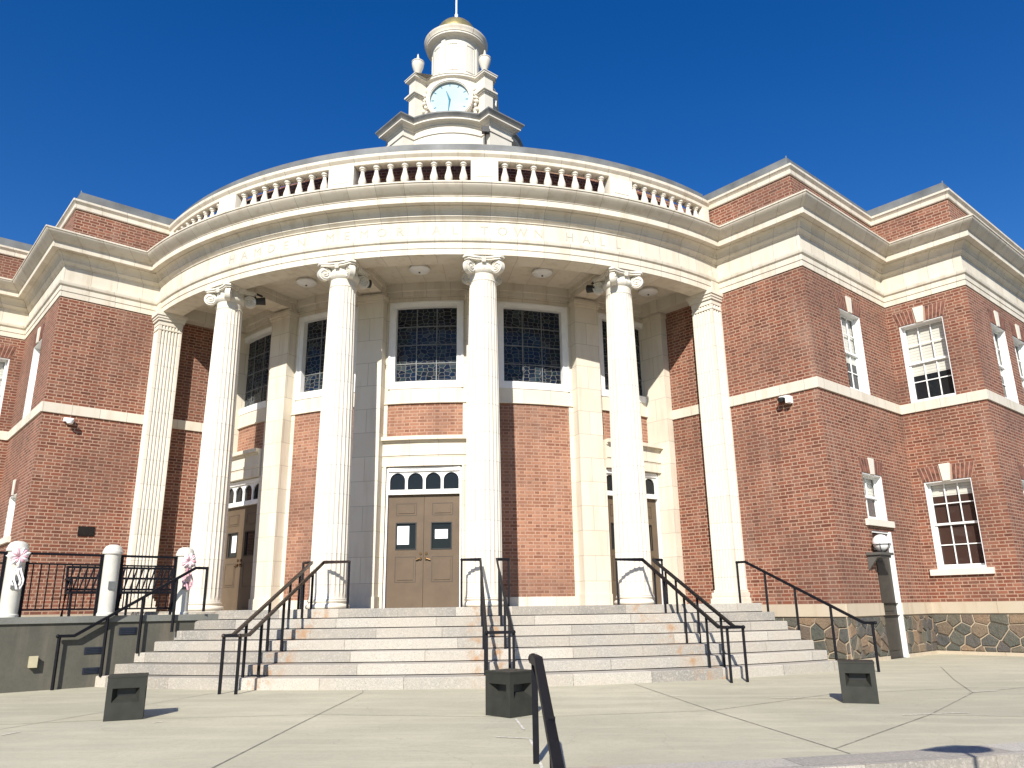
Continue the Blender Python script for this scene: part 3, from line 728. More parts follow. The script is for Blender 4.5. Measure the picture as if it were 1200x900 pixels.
# ------------------------------------------------------------------ columns
def column_tree(name):
    c = thing(name, None, None); 
    NF = 24; seg = NF*6
    def rf(r, t, z):
        x = (t*NF/(2*pi)) % 1.0; e = abs(x-.5)*2
        dep = 0 if e > .80 else math.sqrt(max(0, 1-(e/.80)**2))
        fade = max(0, min(1, (z-.18)/.12, (6.30-z)/.12)); return r - r*.062*dep*fade
    rows = [.165, .19, .23, .30, .9, 1.5, 2.2, 2.9, 3.6, 4.3, 5.0, 5.6, 6.18, 6.24, 6.30]
    pr = []
    for z in rows:
        q = max(0, (z-.165))/6.1; pr.append((.342-.070*(q**1.5), z))
    pr[0] = (.355, .165)
    sh = MB().lathe(pr, n=seg, rf=rf); local(sh, 'shaft', CREAMC, c)
    bs = MB(); tor = lambda r, z0, h: [(r-.0+ .5*h*sin(pi*k/6)-.0, z0+h*(1-cos(pi*k/6))/2) for k in range(7)]
    pf = [(.36, 0.0)] + tor(.362, 0.0, .085) + [(.355, .088), (.345, .10), (.345, .112)] + tor(.345, .115, .045) + [(.35, .162), (.345, .17), (.2, .171)]
    bs.lathe(pf, n=48); local(bs, 'base', FLUTED, c)
    cp = MB()
    zc = ZA-ZS
    zt = zc-.36
    cp.lathe([(.262, zt-.14), (.273, zt-.13), (.28, zt-.115), (.273, zt-.10), (.266, zt-.095), (.266, zt+.03), (.285, zt+.045), (.315, zt+.08), (.325, zt+.12), (.315, zt+.15), (.285, zt+.18), (.285, zt+.34)], n=48,
             rf=lambda r, t, z: r*(1+(.035*math.cos(t*20) if zt+.05 < z < zt+.15 else 0)))
    # concave abacus
    for (z0, z1, ex) in ((zc-.085, zc-.052, .505), (zc-.05, zc-.002, .54)):
        top = []
        for q in range(4):
            a = pi/4+q*pi/2; e = .055
            n_ = Vector((cos(a), sin(a))); tt = Vector((-sin(a), cos(a)))
            c1 = n_*ex-tt*e; c2 = n_*ex+tt*e; top += [c1, c2]
            a2 = a+pi/2; nx = Vector((cos(a2), sin(a2)))*ex-Vector((-sin(a2), cos(a2)))*e
            m_ = Vector((cos(a+pi/4), sin(a+pi/4)))*(ex*.655)
            for s in (.25, .5, .75):
                top.append(c2*(1-s)**2+(m_*2-(c2+nx)/2)*2*s*(1-s)+nx*s*s)
        nT = len(top)
        cp.quad([(p.x, p.y, z1) for p in top]); cp.quad([(p.x, p.y, z0) for p in reversed(top)])
        for i in range(nT):
            p, q = top[i], top[(i+1) % nT]; cp.quad([(p.x, p.y, z0), (q.x, q.y, z0), (q.x, q.y, z1), (p.x, p.y, z1)])
    # diagonal volutes: drum with a spiral rib on each face, plus the band running to it
    for q in range(4):
        a = pi/4+q*pi/2; n_ = Vector((cos(a), sin(a), 0)); tt = Vector((-sin(a), cos(a), 0)); up = Vector((0, 0, 1))
        C0 = n_*.41+up*(zc-.225); R_ = .135; th = .05
        for sd_ in (-1, 1):
            ring = [C0+n_*(R_*cos(2*pi*k/20))+up*(R_*sin(2*pi*k/20)) for k in range(20)]
            outer = [p+tt*(sd_*th) for p in ring]
            cp.quad(outer if sd_ < 0 else list(reversed(outer)))
            sp_ = []
            for k in range(40):
                g_ = k/39; rr = R_*(1-.86*g_)-.008; an = pi*.5+ g_*2*pi*2.2
                sp_.append(C0+n_*(rr*cos(an))+up*(rr*sin(an))+tt*(sd_*(th+.006)))
            cp.tube(sp_, .014, n=6)
            cp.sphere(tuple(C0+tt*(sd_*(th+.005))), .026, 8, 6)
        for k in range(20):
            p, r_ = ring[k], ring[(k+1) % 20]; cp.quad([p-tt*th, r_-tt*th, r_+tt*th, p+tt*th])
        cp.tube([n_*.15+up*(zc-.17), n_*.28+up*(zc-.135), C0+up*(R_-.035)], .035, n=6, square=True)
    for q in range(4):
        a = q*pi/2; n_ = Vector((cos(a), sin(a), 0)); tt = Vector((-sin(a), cos(a), 0))
        for s in (-1, 0, 1): cp.tube([n_*.335+tt*(s*.028)+Vector((0, 0, zc-.13)), n_*.355+tt*(s*.032)+Vector((0, 0, zc-.01))], .016, n=6)
    local(cp, 'capital', CREAMP, c)
    return c
proto = None
COLA = (-28.2, -9.25, 9.25, 28.2)
for a in COLA:
    if proto is None: c = proto = column_tree('column')
    else: c = copy_tree(proto)
    c.parent = hall; c.matrix_parent_inverse = world_of(hall).inverted()
    c.location = (RC*sin(rad(a)), -RC*cos(rad(a)), ZS); c.rotation_euler = (0, 0, rad(a))
# antae: fluted square piers where the wings meet the colonnade
for sgn in (1, -1):
    if sgn == 1: fr = Fr(P0, u45); s0, s1 = -.56, -.03
    else: fr = Fr(mir(P1), (.70711, .70711)); L_ = 1.995; s0, s1 = L_+.03, L_+.56
    b = MB(); D = .37; zt = 6.50
    # outline with flutes on front and sides
    def fl_line(p, q, n, nrm):
        pts = []; m_ = .05; L = math.hypot(q[0]-p[0], q[1]-p[1]); d = ((q[0]-p[0])/L, (q[1]-p[1])/L); w_ = (L-2*m_)/n
        pts.append(p)
        for i in range(n):
            a = m_+w_*i+.012; e = m_+w_*(i+1)-.012
            for k in range(7):
                t = k/6; x = a+(e-a)*t; dp = .026*sin(pi*t); pts.append((p[0]+d[0]*x-nrm[0]*dp, p[1]+d[1]*x-nrm[1]*dp))
        return pts
    out = fl_line((s0, -.1), (s0, D), 3, (-1, 0))[:1] + fl_line((s0, 0), (s0, D), 3, (-1, 0)) + fl_line((s0, D), (s1, D), 6, (0, 1)) + fl_line((s1, D), (s1, 0), 3, (1, 0)) + [(s1, -.1)]
    L = 0
    for i in range(len(out)-1):
        p, q = out[i], out[i+1]; l = math.hypot(q[0]-p[0], q[1]-p[1])
        b.quad([fr.p(p[0], p[1], .30), fr.p(q[0], q[1], .30), fr.p(q[0], q[1], zt), fr.p(p[0], p[1], zt)], [(L, .30), (L+l, .30), (L+l, zt), (L, zt)]); L += l
    b.obj('corner_pier', FLUTED, hall)
    for nm_, lst in (('pier_base', ((.075, ZS, .13), (.05, .13, .17), (.055, .17, .25), (.02, .25, .302))), ('pier_capital', ((.012, 6.38, 6.41), (.008, 6.498, 6.60), (.04, 6.60, 6.66), (.06, 6.66, 6.72), (.085, 6.72, 6.798)))):
        b = MB()
        for (e, z0, z1) in lst: b.box(fr, s0-e, s1+e*.9, -.02, D+e*.9, z0, z1)
        b.obj(nm_, FLUTED, hall)

# ------------------------------------------------------------------ drum wall behind the columns
MB().arc(6.7, 7.04, -47, 47, ZS, 7.3).obj('inner_wall', CREAMB, hall)
pp = MB()
for a in (-28.6, -9.45, 9.45, 28.6):
    h = 2.3
    p = MB(); p.arc(7.0, 7.50, a-h, a+h, ZS, 6.62, n=4); p.arc(7.0, 7.54, a-h-.22, a+h+.22, ZS, .26, n=4); p.arc(7.0, 7.535, a-h-.15, a+h+.15, 6.62, 6.68, n=4); p.arc(7.0, 7.57, a-h-.3, a+h+.3, 6.68, 6.78, n=4)
    p.arc(7.0, 7.50, a-h, a+h, 6.78, 7.0, n=4)
    p.obj('pilaster', CREAMB, hall)
for sgn in (1, -1):
    fr = Fr(PI_, u45) if sgn == 1 else Fr(mir(PI_), (.70711, .70711))
    b = MB()
    if sgn == 1: b.box(fr, -1.0, .001, .002, .20, ZS, 6.98); b.box(fr, -1.0, .02, .003, .225, ZS, .26); b.box(fr, -1.0, .03, .003, .235, 6.66, 6.78)
    else: b.box(fr, -.001, 1.0, .002, .20, ZS, 6.98); b.box(fr, -.02, 1.0, .003, .225, ZS, .26); b.box(fr, -.03, 1.0, .003, .235, 6.66, 6.78)
    b.obj('pilaster', CREAMB, hall)
st = MB()
BAYS = [(-38.6, 'door'), (-19.1, 'brick'), (0, 'door'), (19.1, 'brick'), (38.6, 'door')]
LOOKS = {}
def sub(name, parent, loc, label=None):
    o = thing(name, label, None, loc); o.parent = parent; o.matrix_parent_inverse = world_of(parent).inverted(); return o
for a, ty in BAYS:
    l, r = (a-7.4, a+7.4)
    if a < -30: l = -45
    if a > 30: r = 45
    fw = 5.42; fo = 6.6
    s = MB()
    s.arc(7.03, RW, l, r, 6.66, 7.0)                                   # over the window
    s.arc(7.03, RW, l, a-fo, 4.64, 6.66); s.arc(7.03, RW, a+fo, r, 4.64, 6.66)
    s.arc(7.03, RW, l, r, 4.33, 4.64); s.arc(7.03, RW+.03, l, r, 4.30, 4.33)
    if ty == 'door':
        dR = .29 if a else 0.0; ad = a if not a else math.copysign(36.9, a); ho = 6.45 if not a else 6.22; RD = RW+dR
        s.arc(7.03, RW, l, a-6.55, 3.56, 4.30); s.arc(7.03, RW, a+6.55, r, 3.56, 4.30)
        s.arc(7.03, RD+.015, l, r, 3.20, 3.44); s.arc(7.03, RD+.05, l, r, 3.44, 3.48); s.arc(7.03, RD+.12, l, r, 3.48, 3.56)
        s.arc(7.03, RD+.04, l, r, 3.155, 3.20); s.arc(7.03, RD+.02, l, r, 2.93, 3.155)
        if a == 0:
            s.arc(7.03, RW, l, a-6.85, ZS, 2.93); s.arc(7.03, RW, a+6.85, r, ZS, 2.93)
            s.arc(7.03, RW+.025, a-6.85, a-6.45, ZS, 2.93, n=1); s.arc(7.03, RW+.025, a+6.45, a+6.85, ZS, 2.93, n=1)
        else:
            s.arc(7.03, RD-.03, l, ad-ho, ZS, 2.93, n=2); s.arc(7.03, RD-.03, ad+ho, r, ZS, 2.93, n=2)
        s.obj('bay_surround', CREAMB, hall)
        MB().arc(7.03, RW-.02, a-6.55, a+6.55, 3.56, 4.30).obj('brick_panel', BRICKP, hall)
        # door set
        t = rad(ad); fr = Fr((((7.08 if not a else 7.04)+dR)*sin(t), -((7.08 if not a else 7.04)+dR)*cos(t)), (cos(t), sin(t)), ZS)
        side = {0: 'brown double doors under an arched transom with two white notices', -38.6: 'brown double doors at the left with one white notice', 38.6: 'brown double doors at the right, mostly behind a column'}[a]
        dr = sub('double_door', hall, fr.p(0, 0, 0), side)
        W2 = .80
        f = MB(); f.box(fr, -W2, -.765, -.03, .10, 0, 2.86); f.box(fr, .765, W2, -.03, .10, 0, 2.86); f.box(fr, -.765, .765, -.03, .10, 2.30, 2.40); f.box(fr, -.765, .765, -.03, .10, 2.79, 2.88)
        f.obj('frame', WHITE, dr)
        # transom: four arched lights
        tr = MB(); n = 4; wv = 1.53/n
        for i in range(n):
            x0 = -.765+wv*i; xc = x0+wv/2; r_ = wv/2-.028; zc = 2.60
            # spandrels as fan between arch and top
            pr = 10
            for k in range(pr):
                t0, t1 = pi*k/pr, pi*(k+1)/pr
                A = (xc-r_*cos(t0), zc+r_*sin(t0)); B = (xc-r_*cos(t1), zc+r_*sin(t1))
                tr.prism(fr, [A, B, (B[0], 2.79), (A[0], 2.79)][::-1], .03, .06)
            for xx in (x0, x0+wv): tr.box(fr, max(-.765, xx-.028), min(.765, xx+.028), .03, .062, 2.40, 2.79)
        tr.obj('transom_tracery', WHITE, dr)
        MB().box(fr, -.765, .765, .015, .02, 2.40, 2.79).obj('transom_glass', GLASS, dr)
        for sg in (-1, 1):
            lf = sub('door_leaf', dr, fr.p(.38*sg, 0, 0))
            x0, x1 = (-.763, -.003) if sg < 0 else (.003, .763)
            g0, g1, gz0, gz1 = x0+.19, x1-.17, 1.18, 1.70
            if sg > 0: g0, g1 = x0+.17, x1-.19
            q = MB(); D0, D1 = -.03, .02
            q.box(fr, x0, g0, D0, D1, 0, 2.30); q.box(fr, g1, x1, D0, D1, 0, 2.30); q.box(fr, g0, g1, D0, D1, 0, gz0); q.box(fr, g0, g1, D0, D1, gz1, 2.30)
            for (a0_, a1_, y0_, y1_) in ((x0+.17, x1-.15, 1.86, 2.12), (x0+.17, x1-.15, .50, 1.02)):
                e = .018
                q.box(fr, a0_+.05, a1_-.05, D1, D1+.012, y0_+.05, y1_-.05)
            q.obj('panelling', DOORM, lf)
            for (a0_, a1_, y0_, y1_) in ((x0+.17, x1-.15, 1.86, 2.12), (x0+.17, x1-.15, .50, 1.02)):
                gr = MB()
                for (s_0, s_1, z_0, z_1) in ((a0_, a1_, y0_, y0_+.014), (a0_, a1_, y1_-.014, y1_), (a0_, a0_+.014, y0_, y1_), (a1_-.014, a1_, y0_, y1_)): gr.box(fr, s_0, s_1, D1-.002, D1+.003+(.0005 if s_1-s_0 < .02 else 0), z_0, z_1)
                gr.obj('panel_groove', DOORD, lf)
            MB().box(fr, g0-.0, g1+.0, -.012, -.006, gz0, gz1).obj('glass', GLASS, lf)
            bd = MB(); 
            for (s_0, s_1, z_0, z_1) in ((g0-.02, g1+.02, gz0-.02, gz0), (g0-.02, g1+.02, gz1, gz1+.02), (g0-.02, g0, gz0, gz1), (g1, g1+.02, gz0, gz1)): bd.box(fr, s_0, s_1, D1-.002, D1+.012, z_0, z_1)
            bd.obj('glazing_bead', BLACK, lf)
            h_ = MB(); hx = -.05*(-sg) if False else .06*sg
            h_.lathe([(0, -.012), (.032, -.01), (.032, .01), (0, .012)], o=(0, 0, 0), n=12)
            h2 = MB(); c0 = fr.p(hx, D1+.03, .98-.0); c1 = fr.p(hx, D1+.0, .98)
            h2.tube([c1, c0], .03, n=10); e_ = fr.p(hx+.09*sg, D1+.035, .95); h2.tube([c0, e_], .012, n=8); c2 = fr.p(hx, D1, 1.08); h2.tube([c2, fr.p(hx, D1+.015, 1.08)], .03, n=12)
            h2.obj('handle', BRASS, lf)
            if a == 0:
                if sg < 0: MB().box(fr, g0+.01, g0+.26, -.006, -.003, gz0+.09, gz1-.05).obj('notice', PAPER, lf)
                else: MB().box(fr, g0+.06, g1-.07, -.006, -.003, gz0+.20, gz1-.13).obj('notice', PAPER, lf)
            elif a < 0 and sg < 0: MB().box(fr, g0+.14, g1-.02, -.006, -.003, gz0+.09, gz1-.05).obj('notice', PAPER, lf)
    else:
        s.arc(7.03, RW+.02, l, r, ZS, .22)
        s.arc(7.03, RW, l, a-6.4, .22, 4.30); s.arc(7.03, RW, a+6.4, r, .22, 4.30)
        s.obj('bay_surround', CREAMB, hall)
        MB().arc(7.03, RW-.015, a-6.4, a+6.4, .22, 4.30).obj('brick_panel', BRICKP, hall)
    # stained-glass window
    wn = sub('leaded_window', hall, (7.2*sin(rad(a)), -7.2*cos(rad(a)), 4.7))
    f = MB(); rr0, rr1 = 7.03, RW+.015
    f.arc(rr0, rr1, a-fo, a-fw, 4.64, 6.66, n=2); f.arc(rr0, rr1, a+fw, a+fo, 4.64, 6.66, n=2); f.arc(rr0, rr1, a-fw, a+fw, 4.64, 4.80); f.arc(rr0, rr1, a-fw, a+fw, 6.535, 6.66)
    f.arc(rr1, rr1+.02, a-fo, a-fo+.35, 4.64, 6.66, n=1); f.arc(rr1, rr1+.02, a+fo-.35, a+fo, 4.64, 6.66, n=1); f.arc(rr1, rr1+.02, a-fo, a+fo, 6.615, 6.66)
    f.obj('frame', WHITE, wn)
    MB().arc(7.05, 7.13, a-fw, a+fw, 4.80, 6.535).obj('leaded_pane', LEAD, wn)
    sb = MB()
    for k in range(1, 4): z = 4.80+1.735*k/4; sb.arc(7.125, 7.145, a-fw, a+fw, z-.010, z+.010)
    for k in (-1, 1): sb.arc(7.125, 7.146, a+k*fw/3-.08, a+k*fw/3+.08, 4.80, 6.535, n=1)
    sb.obj('saddle_bars', ZINC, wn)

# ------------------------------------------------------------------ cupola
Y0 = -2.9
cup = sub('cupola', hall, (0, Y0, 8.2))
def contour(Ra, Rp, hw, step=6):
    pts = []
    for q in range(4):
        c = -135+90*q         # pier centre angle, degrees, measured from -Y clockwise seen from above -> x=sin, y=-cos
        half = math.degrees(math.asin(hw/Ra)); rr = math.sqrt(Ra*Ra-hw*hw)
        ca = rad(c); n_ = (sin(ca), -cos(ca)); t_ = (cos(ca), sin(ca))
        pts += [(n_[0]*rr-t_[0]*hw, Y0+n_[1]*rr-t_[1]*hw), (n_[0]*Rp-t_[0]*hw, Y0+n_[1]*Rp-t_[1]*hw), (n_[0]*Rp+t_[0]*hw, Y0+n_[1]*Rp+t_[1]*hw), (n_[0]*rr+t_[0]*hw, Y0+n_[1]*rr+t_[1]*hw)]
        a = c+half
        n = int((90-2*half)/step)
        for k in range(1, n): x = rad(a+(90-2*half)*k/n); pts.append((Ra*sin(x), Y0-Ra*cos(x)))
    return pts
C1 = contour(1.80, 2.12, .40)
MB().sweep(C1, [(0, 8.2), (0, 12.70), (.03, 12.71), (.03, 12.77), (.0, 12.79), (0, 12.93), (.035, 12.955), (.035, 12.98), (.10, 13.03)], closed=True).obj('cupola_base', CREAMP, cup)
MB().sweep(C1, [(.10, 13.03), (.19, 13.05), (.19, 13.105), (.21, 13.11)], closed=True).obj('lower_cornice', CREAMP, cup)
MB().sweep(C1, [(.21, 13.11), (.22, 13.14), (.27, 13.20), (.27, 13.24), (-.30, 13.40), (-1.5, 13.42)], closed=True).obj('shaded_cyma_and_lead', LEADR, cup)  # lead top; its dark grey also paints the shade on the cyma
C2 = contour(1.20, 1.60, .155)
MB().sweep(C2, [(.12, 13.3), (.10, 13.42), (.02, 13.48), (0, 13.5), (0, 14.93), (.02, 14.95), (.02, 14.97), (.09, 15.0), (.09, 15.05), (.11, 15.06), (.11, 15.085), (-.9, 15.10)], closed=True).obj('clock_stage', CREAMP, cup)
for q in range(4):
    pc = MB(); c = rad(-135+90*q); fr = Fr((1.60*sin(c), Y0-1.60*cos(c)), (cos(c), sin(c)))
    for e, z0, z1 in ((.02, 14.36, 14.40), (.06, 14.40, 14.44), (.10, 14.44, 14.49)): pc.box(fr, -.155-e, .155+e, -.3, e, z0, z1)
    pc.obj('pier_moulding', CREAMP, cup)
    MB().box(fr, -.155-.02, .155+.02, -.3, .02, 13.5, 13.6).obj('pier_plinth', CREAMP, cup)
# urns
up_ = [(.05, 0), (.09, .01), (.09, .05), (.045, .09), (.04, .12), (.075, .20), (.12, .32), (.165, .46), (.18, .56), (.175, .60), (.19, .61), (.19, .635), (.15, .66), (.10, .70), (.05, .72), (.03, .75), (.045, .79), (.03, .83), (.02, .90), (0, .95)]
ub = MB().lathe(up_, n=20); src = None
for q in range(4):
    c = rad(-135+90*q)
    if src is None: o = src = local(ub, 'urn', CREAMP, cup)
    else: o = src.copy(); COL.objects.link(o)
    o.matrix_parent_inverse = world_of(cup).inverted(); o.location = (1.42*sin(c), Y0-1.42*cos(c), 15.09)
# clocks on the four sides
for q in range(4):
    c = rad(90*q); fr = Fr((1.15*sin(c), Y0-1.15*cos(c)), (cos(c), sin(c)))
    ck = sub('clock', cup, fr.p(0, 0, 14.2))
    ZC = 14.21; n = 40
    def disc(b, r0, r1, d0, d1):
        for i in range(n):
            a, e = 2*pi*i/n, 2*pi*(i+1)/n
            P = lambda r, t, d: fr.p(r*sin(t), d, ZC+r*cos(t))
            b.quad([P(r1, a, d1), P(r0, a, d1), P(r0, e, d1), P(r1, e, d1)] if r0 > 0 else [P(r1, a, d1), P(0, a, d1), P(r1, e, d1)])
            b.quad([P(r1, a, d0), P(r1, a, d1), P(r1, e, d1), P(r1, e, d0)])
            if r0 > 0: b.quad([P(r0, a, d1), P(r0, a, d0), P(r0, e, d0), P(r0, e, d1)])
    b = MB(); disc(b, .575, .68, -.3, .14); disc(b, .60, .655, .0, .16); b.obj('clock_frame', CREAMP, ck)
    b = MB(); disc(b, 0, .58, -.1, .06); b.obj('clock_face', CLOCK, ck)
    b = MB()
    for i in range(12):
        t = 2*pi*i/12; x, z = .50*sin(t), .50*cos(t)
        b.prism(fr, [(x+.012*cos(t)-.04*sin(t), ZC+z-.012*sin(t)-.04*cos(t)), (x+.012*cos(t)+.04*sin(t), ZC+z-.012*sin(t)+.04*cos(t)), (x-.012*cos(t)+.04*sin(t), ZC+z+.012*sin(t)+.04*cos(t)), (x-.012*cos(t)-.04*sin(t), ZC+z+.012*sin(t)-.04*cos(t))], .06, .066)
    def hand(t, l, w_):
        b.prism(fr, [(-w_*cos(t), ZC+w_*sin(t)), (w_*cos(t), ZC-w_*sin(t)), (l*sin(t)+.2*w_*cos(t), ZC+l*cos(t)-.2*w_*sin(t)), (l*sin(t)-.2*w_*cos(t), ZC+l*cos(t)+.2*w_*sin(t))], .068, .076)
    hand(rad(186), .45, .026); hand(rad(-19), .31, .032)
    b.obj('clock_hands', CHAND, ck)
    # carved scroll and fruit drops each side of the dial
    for sg in (-1, 1):
        b = MB(); pts = []
        for k in range(16):
            t = k/15; an = pi*(.15+1.5*t); pts.append(fr.p(sg*(.74+.05*cos(an*2)), .02-.10*abs(1), ZC-.42+.85*t))
        b.tube(pts, [.02+.03*abs(sin(k*.9)) for k in range(16)], n=7)
        for k in range(6): b.sphere(fr.p(sg*(.72+.05*(k % 2)), -.06, ZC-.40+.13*k), .05+.015*(k % 2), 8, 6)
        b.obj('carved_drop', CREAMP, ck)
# upper drum
MB().lathe([(1.0, 15.08), (1.0, 15.13), (.93, 15.17), (.85, 15.20), (.82, 15.24), (.79, 15.27), (.745, 15.30), (.735, 15.34), (.735, 16.74), (.76, 16.76), (.78, 16.80), (.80, 16.815), (.93, 16.83), (.93, 16.885), (.95, 16.89)], (0, Y0, 0), n=64).obj('drum', CREAMP, cup)
MB().lathe([(.95, 16.89), (.95, 16.93), (.985, 16.99), (1.0, 17.03), (1.0, 17.06), (.96, 17.08)], (0, Y0, 0), n=64).obj('drum_cornice', CREAM, cup)
MB().lathe([(.96, 17.08), (.90, 17.12), (.70, 17.24), (.68, 17.30)], (0, Y0, 0), n=64).obj('drum_roof', LEADR, cup)
MB().lathe([(.68, 17.30)]+[(.66*cos(pi/2*k/10), 17.30+.66*sin(pi/2*k/10)) for k in range(10)]+[(0, 17.97)], (0, Y0, 0), n=48).obj('dome', GOLD, cup)
dp = MB()
for q in range(8):
    c0 = 45*q-22.5+22.5; t0, t1 = c0-13, c0+13; R_ = .735
    for (a0, a1, z0, z1) in ((t0, t1, 15.62, 15.65), (t0, t1, 16.55, 16.58), (t0, t0+2.2, 15.65, 16.55), (t1-2.2, t1, 15.65, 16.55)):
        dp.arc(R_-.02, R_+.016, a0, a1, z0, z1, n=max(1, int((a1-a0)/4)), c=(0, Y0))
    if q % 2: dp.arc(R_-.02, R_+.035, c0+22.5-5, c0+22.5+5, 15.34, 16.74, n=3, c=(0, Y0)); 
dp.obj('drum_panels', CREAMP, cup)
MB().tube([(0, Y0, 17.9), (0, Y0, 18.25)], .055, n=10).tube([(0, Y0, 18.2), (0, Y0, 24.0)], .03, n=8).obj('flagpole', WHITE, cup)
# small floodlight on the cupola base, right
b = MB(); b.box(Fr((1.1, -4.75), (1, .2)), -.1, .1, -.07, .07, 12.62, 12.80); b.tube([(1.1, -4.7, 12.3), (1.1, -4.7, 12.65)], .02); b.obj('cupola_floodlight', BLACK, cup)

# ------------------------------------------------------------------ basement door, hood and globe lamp on the right wing
frB = Fr(P1, v45)
bd = sub('basement_door', hall, frB.p(1.9, -.1, ZG), 'grey door in a white frame below the small window')
f = MB(); f.box(frB, 1.50, 1.53, -.24, -.02, ZG, 1.42); f.box(frB, 2.27, 2.36, -.24, .01, ZG, 1.42); f.box(frB, 1.53, 2.27, -.24, -.02, 1.38, 1.42); f.obj('frame', WHITE, bd)
f = MB(); f.box(frB, 1.53, 2.27, -.22, -.06, ZG, .96); f.box(frB, 1.64, 2.12, -.06, -.045, ZG+.15, -.35); f.box(frB, 1.64, 2.12, -.06, -.045, -.15, .80); f.obj('door_leaf', GREYD, bd)
MB().box(frB, 1.53, 2.27, -.22, -.045, .99, 1.38).obj('transom_glass', GLASSR, bd)
MB().box(frB, 1.53, 2.27, -.20, -.03, .96, .99).obj('transom_bar', WHITE, bd)
hood = thing('door_hood', 'dark flat hood over the basement door, under the globe lamp', 'hood', frB.p(1.7, .2, .9))
MB().box(frB, 1.10, 1.66, .002, .30, .91, .96).box(frB, 1.14, 1.62, .004, .26, .86, .91).obj('canopy', plain('dark_hood', (.09, .085, .075), .6), hood)
MB().prism(Fr(frB.p(1.16, 0, 0)[:2], (frB.n.x, frB.n.y)), [(.004, .86), (.004, .62), (.2, .86)], -.025, .025).obj('bracket', plain('dark_bracket', (.09, .085, .075), .6), hood)
lamp = thing('globe_lamp', 'white globe lamp in a wire cage above the basement door hood', 'lamp', frB.p(1.42, .19, .96))
lc = frB.p(1.42, .19, 1.15)
MB().sphere(lc, .165, 20, 12).obj('globe', OPAL, lamp)
b = MB(); ring = [(lc[0]+.175*cos(2*pi*k/24), lc[1]+.175*sin(2*pi*k/24), lc[2]-.03) for k in range(25)]; b.tube(ring, .007, n=6)
for q in range(3):
    a = pi*q/3; b.tube([(lc[0]+.176*sin(t)*cos(a), lc[1]+.176*sin(t)*sin(a), lc[2]-.176*cos(t)) for t in [(-.5+k/12)*pi*.94 for k in range(13)]], .006, n=6)
b.lathe([(.05, 0), (.05, .03)], (lc[0], lc[1], .962), 12); b.obj('cage', BLACK, lamp)

# ------------------------------------------------------------------ terrace wall on the left
tw = thing('terrace_wall', 'stained grey concrete terrace wall with a pale cap, left of the steps', 'wall', (-5, -12, ZG))
c0 = (4.985*.70711-11.28*.70711, -4.985*.70711-11.28*.70711)
def W(t, n_=4.985): return (n_*.70711-t*.70711, -n_*.70711-t*.70711)
Tin, Tout = 9.0, 17.0
frW = Fr(W(Tout), (.70711, .70711))           # s from the far-left end towards the stair
Lw = Tout-Tin
wm = MB(); wm.box(frW, 0, Lw, -.30, 0, ZG-.5, -.115, uo=0); wm.obj('concrete_wall', WALLC, tw)
wm = MB(); wm.box(frW, 0, Lw, -.32, .035, -.115, -.02); wm.obj('cap', CAPC, tw)
tf = MB(); poly = [W(Tout, 4.66), W(Tin, 4.66), (-2.9, -9.4), (-6.5, -7.1), mir(P1), mir(P2), (-16.0, -9.0)]
tf.quad([(x, y, -.030) for x, y in poly]); structure(tf.obj('terrace', PLAZA, smooth=False))
# louvre plates and junction box on the wall
for (t0, t1, z0, z1) in ((10.46, 10.72, -.31, -.20), (10.93, 11.18, -.575, -.475), (10.93, 11.17, -.86, -.77)):
    b = MB(); s0, s1 = Tout-t1, Tout-t0
    pl_ = thing('wall_plate', {-.31: 'dark louvred plate highest beside the steps', -.575: 'dark louvred plate midway down beside the steps', -.86: 'dark louvred plate lowest beside the steps'}[z0], 'wall light', frW.p((s0+s1)/2, 0, z0), group='louvred plates on the terrace wall')
    b.box(frW, s0, s1, -.02, .012, z0, z1); b.obj('plate', NAVY, pl_)
    b = MB()
    for k in range(4): zz = z0+.015+(z1-z0-.03)*k/3; b.box(frW, s0+.02, s1-.02, .012, .02, zz-.006, zz+.006)
    b.obj('louvre', NAVY, pl_)
jb_ = thing('wall_outlet', 'small beige outlet box on the grey concrete terrace wall', 'outlet box', frW.p(Tout-11.85, 0, -.64))
sx = Tout-11.85
b = MB(); b.box(frW, sx-.05, sx+.05, 0, .07, -.72, -.57); b.obj('box', plain('beige_box', (.48, .42, .27), .5), jb_)
b = MB(); b.box(frW, sx-.055, sx+.055, .07, .085, -.725, -.565); b.obj('cover', plain('beige_cover', (.52, .46, .30), .45), jb_)

# posts, railing, bench, ribbons
def post(t, label):
    p = W(t, 4.80); o = thing('stone_post', label, 'post', (p[0], p[1], -.02), group='white round posts on the terrace wall')
    return o
def post_parts(o):
    local(MB().lathe([(.14, 0), (.14, .03), (.125, .05), (.125, .93), (.128, .94)], n=28), 'shaft', MARBLE, o)
    local(MB().lathe([(.128, .94), (.15, .95), (.152, .985), (.14, 1.0), (.135, 1.03), (.11, 1.07), (.06, 1.095), (0, 1.10)], n=28), 'cap', MARBLE, o)
    local(MB().box(Fr((.08, -.10), (.75, .55)), -.045, .045, -.01, .02, .40, .52), 'cover_plate', ZINC, o)
PT = {1: 12.22, 2: 10.90, 3: 9.76}
p1_ = post(PT[1], 'leftmost white stone post with a pink and white bow'); post_parts(p1_)
p2_ = post(PT[2], 'bare white stone post in the middle of the black railing')
p3_ = post(PT[3], 'white stone post nearest the column with a pink bow')
for o in (p2_, p3_):
    for ch in [x for x in bpy.data.objects if x.parent == p1_]:
        c = ch.copy(); COL.objects.link(c); c.parent = o
for o in (p1_, p2_, p3_): o.rotation_euler = (0, 0, rad(8))
